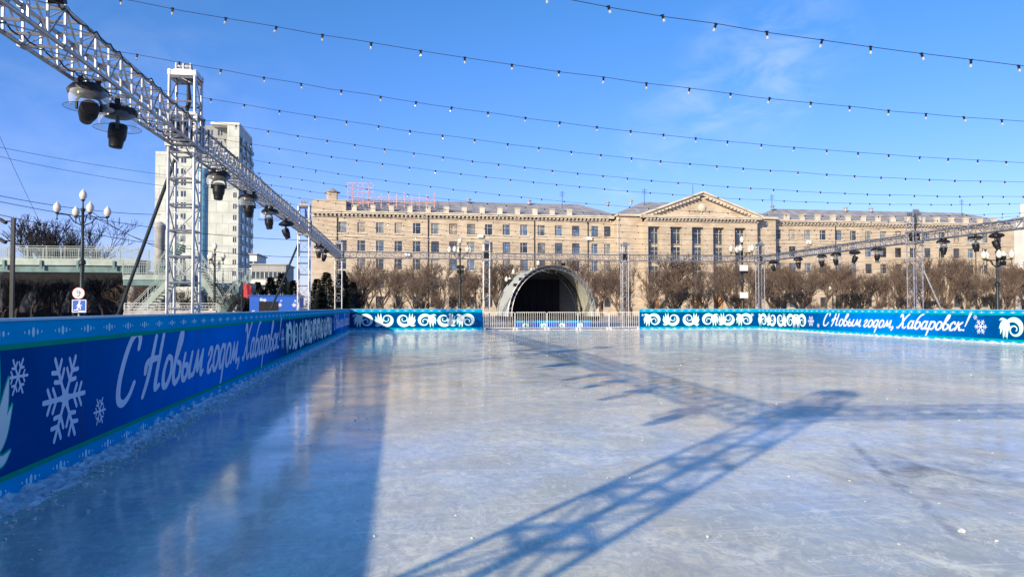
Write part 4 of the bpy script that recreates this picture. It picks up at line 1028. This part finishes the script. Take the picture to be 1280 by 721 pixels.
# low flats behind the spruces
def block(nm, lab, px0, px1, Y, pytop, depth, mt_, cols, floors, fl=3.0, balc=True, z0=1.2):
    a, b_ = atY(px0, Y)[0], atY(px1, Y)[0]; zt = zof(pytop, Y/ray(px0)[1]); root = empty(nm, ((a+b_)/2, Y, 0)); tag(root, lab, 'building')
    hw_ = (b_-a)/2; H_ = []
    for f in range(floors):
        for c in range(cols):
            xc = -hw_+2*hw_*(c+.5)/cols; z = zt-1.2-fl*(f+1)+fl*.45; H_.append((xc-.75, xc+.75, z, z+1.4))
    H_ = [h for h in H_ if h[2] > .3]
    m = MB(); wall_holes(m, -hw_, hw_, 0, zt, 0, H_, .25); m.box((-hw_, .3, 0), (hw_, depth, zt-.01)); m.add([(hw_, 0, 0), (hw_, .3, 0), (hw_, .3, zt), (hw_, 0, zt)], [(0, 1, 2, 3)]); m.add([(-hw_, 0, 0), (-hw_, .3, 0), (-hw_, .3, zt), (-hw_, 0, zt)], [(3, 2, 1, 0)])
    m.build('wall', mt_, root)
    m = MB(); m.box((-hw_-.3, -.3, zt), (hw_+.3, depth+.3, zt+.25)); m.build('roof', M['roof'], root)
    for i, h in enumerate(H_):
        m = MB(); m.box((h[0], .15, h[2]), (h[1], .2, h[3])); o = m.build('window', M['winglass'], root)
        xm = (h[0]+h[1])/2; m = MB(); m.box((xm-.05, .08, h[2]), (xm+.05, .147, h[3])); m.build('window_frame', M['white'], o)
    if balc:
        for f in range(floors):
            z = zt-1.2-fl*(f+1); 
            if z < .3: continue
            for k in range(max(1, cols//2)):
                xc = -hw_+2*hw_*(k*2+1)/cols; m = MB(); m.box((xc-1.7, -1.1, z), (xc+1.7, -.004, z+1.0)); m.build('balcony', M['whitewall'], root)
    return root
block('apartment_block', 'low white apartment block with balconies between the high-rise and the stone building', 314, 357, 160, 331, 12, M['tower_grey'], 4, 4)
block('apartment_block', 'plain pale block seen just right of the high-rise, taller end wall', 312, 320, 165, 318, 12, M['whitewall'], 1, 3, balc=False)
wb = block('white_building', 'white balconied building with a round roof turret at the right edge', 1300, 1440, 108, 270, 5, M['whitewall'], 7, 5)
a = (atY(1283, 112)[0]-wb.location.x)
m = MB(); m.box((a-.3, .6, zof(272, 122)), (a+14, 4.6, zof(258, 130)+.2)); m.build('penthouse', M['whitewall'], wb)
m = MB(); m.lathe([(2.2, 0), (2.2, 1.2), (1.9, 2.0), (1.1, 2.7), (.1, 3.0)], (a+2.0, 2.8, zof(258, 128)+.2), 16); m.build('turret_dome', M['roof'], wb, smooth=True)

# ------------------------------------------------------------------ footbridge
def railing(m, p0, p1, h=1.15, post=1.6, bars=.16):
    p0 = Vector(p0); p1 = Vector(p1); d = p1-p0; ln = math.hypot(d.x, d.y); n = max(1, int(ln/post))
    for i in range(n+1):
        q = p0+d*i/n; m.bar(q, q+Vector((0, 0, h)), .07)
    for z in (h, h-.18, .12): m.bar(p0+Vector((0, 0, z)), p1+Vector((0, 0, z)), .05)
    k = int(ln/bars)
    for i in range(k): q = p0+d*(i+.5)/k; m.bar(q+Vector((0, 0, .12)), q+Vector((0, 0, h-.18)), .022)
fb = empty('footbridge', (-40, 75, 0)); tag(fb, 'pale green steel footbridge with railings and stairs at the left', 'footbridge')
xr = atY(172, 75)[0]+40
m = MB(); m.box((-45, 0, 5.95), (xr, 3.2, 6.2)); m.box((-45, -.05, 5.55), (xr, .15, 5.947)); m.box((-45, 3.05, 5.3), (xr, 3.25, 5.947))
m.build('deck', M['teal'], fb)
m = MB(); m.box((-45, .2, 4.9), (xr, 3.0, 5.54))
for k in range(22): m.box((-44.5+k*3.2, -.22, 5.2), (-44.3+k*3.2, -.06, 6.0))
m.build('girder', M['teal_dark'], fb)
m = MB(); railing(m, (-45, .05, 6.2), (xr, .05, 6.2)); m.build('railing', M['railpaint'], fb)
m = MB(); railing(m, (-45, 3.1, 6.2), (xr, 3.1, 6.2)); m.build('railing', M['railpaint'], fb)
for x in (-30, -14, 2, xr-1):
    m = MB(); m.lathe([(.45, 0), (.45, 4.6), (.7, 4.9)], (x, 1.6, 0), 12); m.build('column', M['concrete'], fb, smooth=True)
# lower landing and stair flights
st_ = empty('bridge_stairs', (0, 62, 0)); tag(st_, 'pale green landing and stair flights leading down from the footbridge', 'stairs')
x0, x1, x2 = atY(153, 62)[0], atY(243, 62)[0], atY(311, 62)[0]
m = MB(); m.box((x0, 0, 3.75), (x1, 3, 4.15)); m.box((x1+.01, .3, 3.2), (x2, 3, 3.55)); m.build('landing', M['teal'], st_)
m = MB(); m.box((x0, .1, 3.3), (x1, 2.9, 3.747)); m.box((x1+.02, .4, 2.75), (x2, 2.9, 3.197)); m.build('landing_girder', M['teal_dark'], st_)
for ra, rb_ in (((x0, .05, 4.15), (x1, .05, 4.15)), ((x1, .35, 3.55), (x2, .35, 3.55)), ((x0, 2.95, 4.15), (x1, 2.95, 4.15))):
    m = MB(); railing(m, ra, rb_); m.build('railing', M['railpaint'], st_)
def flight(pa, pb, wdt=1.8, nm='flight'):
    pa = Vector(pa); pb = Vector(pb); m = MB(); n = 16
    for i in range(n):
        q = pa.lerp(pb, i/n); q2 = pa.lerp(pb, (i+1)/n); m.box((min(q.x, q2.x), pa.y, min(q.z, q2.z)-.04), (max(q.x, q2.x), pa.y+wdt, min(q.z, q2.z)+.02))
    for yy in (-.04, wdt+.04): m.bar(pa+Vector((0, yy, -.1)), pb+Vector((0, yy, -.1)), .06, .38)
    f = m.build(nm, M['teal'], st_)
    for yy in (0, wdt): m = MB(); railing(m, pa+Vector((0, yy, .05)), pb+Vector((0, yy, .05)), 1.0, 1.2, .2); m.build('railing', M['railpaint'], f)
xa_, xb_ = atY(170, 60)[0], atY(209, 60)[0]
flight((xa_-.8, -2.2, .1), (xb_+.4, -2.2, 3.9)); xc_, xd_ = atY(243, 60)[0], atY(277, 60)[0]

flight((xc_, -2.1, 4.9), (xd_+.3, -2.1, .9)); _t = M['teal']; M['teal'] = M['teal_dark']
flight((atY(276, 60)[0], -2.3, 1.0), (atY(308, 60)[0], -2.3, 3.6)); flight((atY(178, 62)[0], 3.4, 4.15), (atY(206, 62)[0], 3.4, 7.1))
M['teal'] = _t
m = MB(); m.lathe([(.42, 0), (.42, 8.2), (.5, 8.3), (.5, 8.6), (.15, 8.9)], (atY(196, 66)[0], 4.6, 0), 12); m.build('column', M['concrete'], st_, smooth=True)
for px in (193, 212, 250): m = MB(); m.lathe([(.3, 0), (.3, 3.3)], (atY(px, 63.5)[0], 1.5, 0), 10); m.build('column', M['teal'], st_, smooth=True)
# low pale wall under the stairs
m = MB(); a, b_ = atY(155, 55)[0], atY(270, 55)[0]; m.box((a, 0, 0), (b_, .3, 1.35)); 
root = empty('low_wall', (0, 55, 0)); tag(root, 'low pale openwork wall under the stairs', 'wall'); m.build('wall', M['concrete'], root)
m = MB(); railing(m, (a, .1, 1.35), (b_, .1, 1.35), .5, 1.5, .2); m.build('railing', M['alu_dull'], root)
# brick pavilion under and behind the bridge, wall colour darkened for shade
pv = empty('brick_pavilion', (0, 88, 0)); tag(pv, 'brick pavilion under the footbridge, walls coloured dark as in shadow', 'building')
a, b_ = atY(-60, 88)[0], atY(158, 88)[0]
m = MB(); Hs = [(a+3+k*3.4, a+5+k*3.4, 1.0, 3.6) for k in range(int((b_-a-4)/3.4))]; wall_holes(m, a, b_, 0, 5.6, 0, Hs, .3); m.box((a, .5, 0), (b_, 14, 5.6)); m.add([(b_, 0, 0), (b_, .5, 0), (b_, .5, 5.6), (b_, 0, 5.6)], [(0, 1, 2, 3)]); m.build('wall', M['shade_wall'], pv)
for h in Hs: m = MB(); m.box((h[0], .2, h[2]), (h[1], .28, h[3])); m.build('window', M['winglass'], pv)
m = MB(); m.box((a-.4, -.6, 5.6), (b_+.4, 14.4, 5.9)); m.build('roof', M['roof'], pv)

# ------------------------------------------------------------------ kiosk, red flag
kx0, kx1 = atY(312, 38)[0], atY(374, 38)[0]
kk = empty('festive_kiosk', ((kx0+kx1)/2, 38, 0)); tag(kk, 'blue kiosk printed with white snowflakes behind the left board', 'kiosk')
hw_ = (kx1-kx0)/2
m = MB(); m.box((-hw_, 0, 0), (hw_, 1.8, 2.12)); m.build('body', M['signblue'], kk)
m = MB(); m.box((-hw_*.62, -.03, 1.1), (hw_*.15, -.003, 1.85)); m.build('hatch', M['blackp'], kk)
rr = random.Random(5)
for k in range(16):
    u, v = rr.uniform(-hw_+.12, hw_-.12), rr.uniform(.7, 2.02)
    if -hw_*.66 < u < hw_*.2 and 1.05 < v < 1.9: continue
    pr = Print(); snowflake_pts(pr, u, v, rr.uniform(.04, .11), False); o = pr.mb.build('snowflake', M['white'], kk); o.location.y = -.003
m = MB(); m.box((-hw_-.05, -.06, 2.123), (hw_+.05, 1.86, 2.17)); m.build('roof', M['signblue'], kk)
x, y, d = atY(302, 45); rf = empty('red_flag', (x, y, 0)); tag(rf, 'red banner on a short dark pole right of the bridge stairs', 'flag')
m = MB(); m.tube((0, 0, -.02), (0, 0, 3.1), .04, n=6); m.build('pole', M['blackm'], rf)
m = MB(); vs = []
for i in range(9):
    for j in range(5): vs.append((.04+i*.06, .05*math.sin(i*.9+j*.4), 2.2+j*.2-.02*i))
m.add(vs, [(i*5+j, (i+1)*5+j, (i+1)*5+j+1, i*5+j+1) for i in range(8) for j in range(4)]); m.build('cloth', M['red'], rf, smooth=True)

# ------------------------------------------------------------------ street lamps
def street_lamp(nglobes=5, hgt=6.9, arm=.95, floods=0):
    root = empty('street_lamp')
    m = MB(); k = hgt/6.9
    m.lathe([(.30, -.02), (.30, .25), (.22, .35), (.20, 1.1), (.14, 1.25), (.13, 1.5), (.10, 1.6), (.095, 3.4*k), (.17, 3.45*k), (.17, 3.6*k), (.08, 3.7*k), (.065, 5.9*k), (.11, 5.95*k), (.11, 6.05*k), (.04, 6.1*k), (.035, hgt-.45)], n=10)
    m.build('pole', M['greenblack'], root, smooth=True)
    z = hgt-1.35
    def globe(x, y, zz, s=1):
        m = MB(); m.lathe([(.06, -.09), (.09, -.03), (.10, .0)], (x, y, zz), 10); h = m.build('lamp_holder', M['greenblack'], root)
        m = MB(); m.lathe([(.08, 0), (.15*s, .08), (.18*s, .20), (.165*s, .32), (.10*s, .42), (.06, .46), (.02, .52), (.004, .58)], (x, y, zz), 12); m.build('globe', M['globe'], h, smooth=True)
    globe(0, 0, hgt-.45)
    for i in range(nglobes-1):
        a = math.pi*2*i/(nglobes-1)+.35; c_, s_ = math.cos(a), math.sin(a)
        m = MB(); m.path([(0, 0, z-.45), (c_*arm*.35, s_*arm*.35, z-.25), (c_*arm*.55, s_*arm*.55, z+.05), (c_*arm*.85, s_*arm*.85, z+.08), (c_*arm, s_*arm, z+.02), (c_*arm, s_*arm, z-.12)], .028, n=6)
        m.tube((0, 0, z+.06), (c_*arm, s_*arm, z+.06), .018, n=5); m.ball((c_*arm, s_*arm, z-.18), .05)
        m.build('arm', M['greenblack'], root, smooth=True); globe(c_*arm, s_*arm, z+.15)
    for k in range(floods):
        m = MB(); s_ = -1 if k % 2 else 1; zz = 4.6-.35*(k//2); m.box((s_*.15-.12, -.45, zz), (s_*.15+.12, -.2, zz+.28)); m.bar((0, 0, zz+.1), (s_*.15, -.3, zz+.1), .04); m.build('floodlight', M['blackm'], root)
    return root
def put_lamp(px, Y, pytop, n, lab, floods=0, arm=.95, rz=0):
    x, y, d = atY(px, Y); o = street_lamp(n, zof(pytop, d), arm, floods); o.location = (x, y, 0); o.rotation_euler.z = rz
    tag(o, lab, 'street lamp', 'ornate globe street lamps'); return o
L1 = put_lamp(102, 40, 238, 5, 'five globed dark street lamp with two road signs, before the footbridge', arm=1.15, rz=.3)
put_lamp(575, 58, 297, 6, 'globe street lamp with floodlights left of the stage, before bare trees', 4, .85)
put_lamp(928, 54.5, 296, 6, 'globe street lamp with white boxes by the far right corner tower', 4, .85)
put_lamp(1247, 42, 300, 6, 'globe street lamp behind the right board near the right edge', 3, .8)
put_lamp(1041, 92, 352, 3, 'small three globed lamp seen among trees left of the tall right tower', 0, .8, .2)
put_lamp(268, 62-4, 304, 4, 'globe lamp in front of the high-rise by the bridge stairs', 0, .6)
put_lamp(642, 72, 337, 5, 'lamp whose globes show just left of the stage arch', 0, .8)
put_lamp(673, 74, 326, 5, 'lamp whose globes show above the stage arch', 0, .8)
# signs on the big lamp
sg = empty('speed_sign', (atY(98, 39.7)[0], 39.7, 0)); tag(sg, 'round white sign with the number nine and a thin red rim on the lamp pole', 'road sign')
zc = zof(366.5, 39.7/ray(98)[1])
m = MB(); m.tube((0, 0, zc), (0, .03, zc), .30, n=24); m.build('rim', M['red'], sg); m = MB(); m.tube((0, -.006, zc), (0, -.003, zc), .272, n=24); m.build('face', M['white'], sg)
pr = Print(); pr.ribbon(catmull([(.07, .07), (.0, .14), (-.075, .07), (-.02, 0), (.05, .02), (.08, .08), (.07, -.06), (.0, -.15), (-.06, -.13)], 6), .035, oy=zc); o = pr.mb.build('numeral', M['inkblack'], sg); o.location.y = -.012
m = MB(); m.tube((0, .05, 0), (0, .05, zc), .03, n=6); m.build('post', M['alu_dull'], sg)
sg2 = empty('underpass_sign', (atY(99, 39.6)[0], 39.6, 0)); tag(sg2, 'square blue pedestrian stairs sign below the round sign', 'road sign')
zc = zof(382.5, 39.6/ray(99)[1])
m = MB(); m.box((-.33, 0, zc-.33), (.33, .03, zc+.33)); m.build('face', M['signblue'], sg2)
pr = Print(); pr.ribbon([Vector((-.02, .02)), Vector((.0, .12))], .09, oy=zc); pr.ribbon([Vector((0, .0)), Vector((-.05, -.1)), Vector((-.10, -.17))], .045, oy=zc); pr.ribbon([Vector((0, .0)), Vector((.06, -.06)), Vector((.05, -.16))], .045, oy=zc)
pr.ribbon([Vector((0, .1)), Vector((.08, .02)), Vector((.12, .03))], .035, oy=zc); pr.ribbon([Vector((0, .1)), Vector((-.08, .03)), Vector((-.09, -.03))], .035, oy=zc); pr.ribbon([Vector((-.24, -.20)), Vector((-.02, -.20)), Vector((-.01, -.25)), Vector((.26, -.25))], .035, oy=zc)
pr.dot(.02, zc+.21, .045, .045, 12); o = pr.mb.build('pictogram', M['white'], sg2); o.location.y = -.004
m = MB()
for z in (-.315, .285): m.box((-.33, -.003, zc+z), (.33, -.0005, zc+z+.03))
for x in (-.33, .30): m.box((x, -.003, zc-.285), (x+.03, -.0005, zc+.285))
m.build('border', M['white'], sg2)
# white boxes on the lamp by the corner tower
for z0, lab in ((335, 'upper white box fixed to the lamp pole at the far right corner'), (369, 'lower white box fixed to the lamp pole at the far right corner')):
    x, y, d = atY(930, 54.1); zc = zof(z0, d); root = empty('utility_box', (x, y, zc)); tag(root, lab, 'box', 'white boxes on the lamp pole')
    m = MB(); m.box((-.30, -.1, -.22), (.30, .1, .22)); m.build('case', M['white'], root); m = MB(); m.box((-.27, -.108, -.19), (.27, -.103, .19)); m.build('door_panel', M['white'], root)
# black post with floodlights at left edge
fp = empty('floodlight_post', (atY(15, 22)[0], 22, 0)); tag(fp, 'square black post with two small floodlights at the left edge', 'post')
zt = zof(273, 22/ray(15)[1]); m = MB(); m.box((-.045, -.045, -.02), (.045, .045, zt)); m.build('post', M['blackm'], fp)
for z in (zt-.08, zt-.62):
    m = MB(); m.bar((-.05, 0, z), (-.16, -.05, z), .03); T = Matrix.Translation((-.23, -.08, z)) @ Matrix.Rotation(R(35), 4, 'Y'); m.cbox((0, 0, 0), (.20, .16, .07), T); m.build('floodlight', M['blackp'], fp)

# overhead wires on the left
def wire(p0, p1, sag, lab, r=.012):
    p0 = Vector(p0); p1 = Vector(p1); m = MB(); pts = [p0.lerp(p1, k/20)-Vector((0, 0, 4*sag*(k/20)*(1-k/20))) for k in range(21)]
    m.path(pts, r, n=4); tag(m.build('overhead_wire', M['wire']), lab, 'wire', 'overhead wires at the left')
def P3(px, py, Y): x, y, d = atY(px, Y); return (x, y, zof(py, d))
wire(P3(-90, 165, 70), P3(240, 222, 100), .4, 'highest overhead wire left of the high-rise', .02)
wire(P3(-90, 175, 70), P3(240, 236, 100), .5, 'second highest overhead wire left of the high-rise', .02)
wire(P3(-60, 232, 60), P3(200, 268, 80), .5, 'overhead wire passing just above the globe lamp arms', .025)
wire(P3(-60, 240, 60), P3(420, 300, 90), 1.0, 'long sagging overhead wire above the footbridge', .025)
wire(P3(-60, 255, 55), P3(440, 320, 90), 1.3, 'lowest overhead wire crossing behind the left tower', .025)
wire(P3(-40, 90, 60), P3(60, 300, 75), .3, 'steep thin overhead wire at the left edge', .018)
for k in range(5):
    wire(P3(430, 296+k*9, 120), P3(1262, 308+k*8, 120), 2.2+.4*k, f'{["topmost","second","third","fourth","lowest"][k]} of the thin wires strung before the stone facade', .022)

# ------------------------------------------------------------------ trees
def tri_path(V, F, p0, p1, r0, r1):
    d = (p1-p0).normalized(); u = d.cross(Vector((.3, .1, 1))).normalized(); v = d.cross(u); b = len(V)
    for p, r in ((p0, r0), (p1, r1)):
        for k in range(3):
            a = k*2.0944; q = p+(u*math.cos(a)+v*math.sin(a))*r; V.append((q.x, q.y, q.z))
    for k in range(3): F.append((b+k, b+(k+1) % 3, b+3+(k+1) % 3, b+3+k))
def bare_tree(seedv, hgt, spread, twigs=5, thick=.16, low=1.4):
    rr = random.Random(seedv); TV, TF, CV, CF = [], [], [], []
    def rec(p, d, ln, r, depth):
        n = 3 if depth < 4 else 2; q = p; dd = d.copy()
        nodes = []
        for i in range(n):
            dd = (dd+Vector((rr.uniform(-1, 1), rr.uniform(-1, 1), rr.uniform(-.4, .9)))*(.17 if depth < 2 else .24)).normalized()
            q2 = q+dd*ln/n; ra = r*(1-.28*i/n); rb = r*(1-.28*(i+1)/n)
            if depth <= 2: tri_path(TV, TF, q, q2, ra, rb)
            else: tri_path(CV, CF, q, q2, ra, rb)
            nodes.append((q2.copy(), dd.copy(), rb)); q = q2
        if depth >= 5: return
        kids = [4, 4, 4, 4, 4][depth] if depth else rr.choice([3, 4, 5])
        for k in range(kids):
            nq, nd, nr = nodes[-1] if k < 2 else rr.choice(nodes)
            ax = Vector((rr.uniform(-1, 1), rr.uniform(-1, 1), rr.uniform(-.3, .3))).normalized()
            ang = R(rr.uniform(12, 44)) if depth else R(rr.uniform(16, 38))
            cd = (Matrix.Rotation(ang, 3, ax) @ nd); cd.z = cd.z*.9+.26; cd.normalize()
            rec(nq, cd, ln*rr.uniform(.58, .82)*(spread if depth == 0 else 1), max(nr*rr.uniform(.5, .68), .011), depth+1)
    rec(Vector((0, 0, -.02)), Vector((rr.uniform(-.1, .1), rr.uniform(-.1, .1), 1)), low, thick, 0)
    zm = max(v[2] for v in CV); s_ = hgt/zm
    out = []
    for Vv in (TV, CV): out.append([(x*s_, y*s_, z*s_) for x, y, z in Vv])
    t = bpy.data.meshes.new('trunk'); t.from_pydata(out[0], [], TF); c = bpy.data.meshes.new('crown'); c.from_pydata(out[1], [], CF)
    return t, c
variants = [bare_tree(100+i, 1.0, 1.15+.1*(i % 3), low=1.5+.3*(i % 3), thick=.25) for i in range(7)]
for t, c in variants: t.materials.append(M['bark']); c.materials.append(M['twig'])
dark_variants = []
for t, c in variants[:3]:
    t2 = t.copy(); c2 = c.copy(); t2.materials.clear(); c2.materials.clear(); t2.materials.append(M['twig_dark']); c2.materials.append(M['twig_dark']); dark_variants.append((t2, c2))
def tree(x, y, h, v, wide, lab, grp, dark=False, rz=0, name='bare_tree'):
    root = empty(name, (x, y, 0), rz); tag(root, lab, 'tree', grp); root.scale = (h*wide, h*wide, h)
    t, c = (dark_variants if dark else variants)[v % (3 if dark else 7)]
    for nm, me in (('trunk', t), ('crown', c)):
        o = bpy.data.objects.new(nm, me); C.objects.link(o); o.parent = root
    return root
rr = random.Random(21)
ORDS = ['leftmost', 'second', 'third', 'fourth', 'fifth', 'sixth', 'seventh', 'eighth', 'ninth', 'tenth', 'eleventh', 'twelfth', 'thirteenth', 'fourteenth', 'fifteenth', 'sixteenth']
def region(px):
    if px < 615: return 'left of the stage arch'
    if px < 800: return 'beside the stage arch'
    if px < 960: return 'before the portico'
    if px < 1150: return 'between portico and tall right tower'
    return 'right of the tall right tower'
def ordinal(cn, key):
    cn[key] = cn.get(key, -1)+1; return ORDS[cn[key]]+('' if cn[key] == 0 else ' from left')
k = 0; cnts = {}
for (row, Y, px0, px1, step, hp) in (('front row', 80, 452, 1300, 33, 332), ('middle row', 90, 447, 1300, 38, 334), ('back row', 99, 466, 1300, 31, 322)):
    px = px0
    while px < px1:
        if Y == 80 and 595 < px < 762: px += step; continue
        x, y, d = atY(px+rr.uniform(-6, 6), Y+rr.uniform(-4.5, 4.5)); h = zof(hp+rr.uniform(-9, 14), d)
        tree(x, y, h, k, rr.uniform(.85, 1.2), f'brown leafless tree, {row}, {ordinal(cnts, (row, region(px)))}, {region(px)}', 'leafless trees before the stone building', rz=rr.uniform(0, 6)); k += 1; px += step*rr.uniform(.8, 1.2)
cnts = {}
for i in range(32):
    px = 442+i*26.5+rr.uniform(-6, 6)
    if 600 < px < 755: continue
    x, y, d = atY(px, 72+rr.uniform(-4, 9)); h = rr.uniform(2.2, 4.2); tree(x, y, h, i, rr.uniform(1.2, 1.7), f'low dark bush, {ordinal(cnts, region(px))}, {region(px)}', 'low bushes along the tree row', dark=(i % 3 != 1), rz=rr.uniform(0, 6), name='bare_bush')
# dark trees under and behind the bridge
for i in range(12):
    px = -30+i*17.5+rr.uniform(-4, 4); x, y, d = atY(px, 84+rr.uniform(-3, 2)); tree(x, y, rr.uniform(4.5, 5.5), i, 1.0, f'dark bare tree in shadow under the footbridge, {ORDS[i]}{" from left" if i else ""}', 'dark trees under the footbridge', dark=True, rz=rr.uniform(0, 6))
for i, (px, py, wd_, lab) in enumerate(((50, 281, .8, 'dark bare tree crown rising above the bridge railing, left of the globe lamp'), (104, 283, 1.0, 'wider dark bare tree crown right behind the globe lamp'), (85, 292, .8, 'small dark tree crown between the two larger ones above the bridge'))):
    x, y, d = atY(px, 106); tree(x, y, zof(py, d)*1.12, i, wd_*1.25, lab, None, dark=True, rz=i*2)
tree(*atY(176, 70)[:2], 4.2, 1, 1.5, 'brown bare shrub under the pale stairs, left of the dark strut', None, name='bare_bush'); tree(*atY(300, 58)[:2], 3.2, 2, 1.4, 'dark bare shrub at the right end of the stairs', None, dark=True, name='bare_bush')

for i, (px, Y, h) in enumerate(((192, 68, 3.0), (222, 70, 3.4), (236, 66, 2.8), (258, 69, 3.3), (284, 67, 3.0), (160, 72, 3.6))):
    x, y, d = atY(px, Y); tree(x, y, h, i, 1.6, f'brown bare shrub behind the bridge stairs, {["second", "third", "fourth", "fifth", "sixth", "leftmost"][i]}{" from left" if i < 5 else ""}', 'shrubs behind the bridge stairs', dark=(i % 2 == 0), rz=i, name='bare_bush')
wire(P3(110, 262, 42), P3(205, 300, 80), .7, 'short drooping wire right of the globe lamp', .02)
wire(P3(110, 268, 42), P3(300, 330, 85), .9, 'longer drooping wire right of the globe lamp', .02)
# spruces
def spruce(seedv):
    r2 = random.Random(seedv); V, F = [], []
    n = 46
    for i in range(n):
        t = i/n; z = .06+.94*t; rad = .27*(1-t)**.8+.015
        for k in range(int(9+14*(1-t))):
            a = r2.uniform(0, 6.283); ln = rad*r2.uniform(.6, 1.15); d = Vector((math.cos(a), math.sin(a), -.28+.5*t)); p0 = Vector((0, 0, z)); s_ = Vector((-d.y, d.x, 0))
            for q in (.3, .5, .7, .9):
                c = p0+d*ln*q+Vector((0, 0, r2.uniform(-.01, .01))); w_ = .030*(1.15-q*.6)
                for sg_ in (-1, 1):
                    e = c+s_*sg_*w_*1.6+d*.03-Vector((0, 0, .022*r2.random())); b = len(V)
                    V += [tuple(c-d*.02), tuple(c+d*.02), tuple(e)]; F.append((b, b+1, b+2))
            b = len(V); V += [tuple(p0), tuple(p0+d*ln+s_*.008), tuple(p0+d*ln-s_*.008-Vector((0, 0, .01)))]; F.append((b, b+1, b+2))
    c = bpy.data.meshes.new('crown'); c.from_pydata(V, [], F); c.materials.append(M['needle'])
    m = MB(); m.tube((0, 0, 0), (0, 0, .95), .02, .003, n=6); t = m.build('trunk', M['bark']); me = t.data; bpy.data.objects.remove(t)
    return me, c
sps = [spruce(9), spruce(12)]
SPX = [(322, 78, 352), (338, 74, 346), (352, 78, 341), (366, 73, 350), (396, 76, 348), (408, 72, 340), (428, 76, 338), (441, 80, 352), (330, 66, 362), (402, 66, 358), (434, 68, 362), (310, 72, 360)]
SPO = ['just right of the white block', 'above the left end of the blue kiosk', 'above the middle of the blue kiosk', 'above the right end of the blue kiosk', 'just right of the second left tower', 'tallest, between the two far left towers', 'right of the far corner tower', 'rightmost of the clump before the stone wall', 'low one in front, behind the kiosk', 'low one in front, between the two towers', 'low one in front, right of the corner tower', 'leftmost, beside the bridge stairs']
for i, (px, Y, py) in enumerate(SPX):
    x, y, d = atY(px, Y); h = zof(py, d); root = empty('spruce', (x, y, 0), i*1.3); root.scale = (h*1.25, h*1.25, h)
    tag(root, f'dark spruce behind the far left corner, {SPO[i]}', 'tree', 'dark spruces behind the far left corner')
    for nm, me in (('trunk', sps[i % 2][0]), ('crown', sps[i % 2][1])): o = bpy.data.objects.new(nm, me); C.objects.link(o); o.parent = root
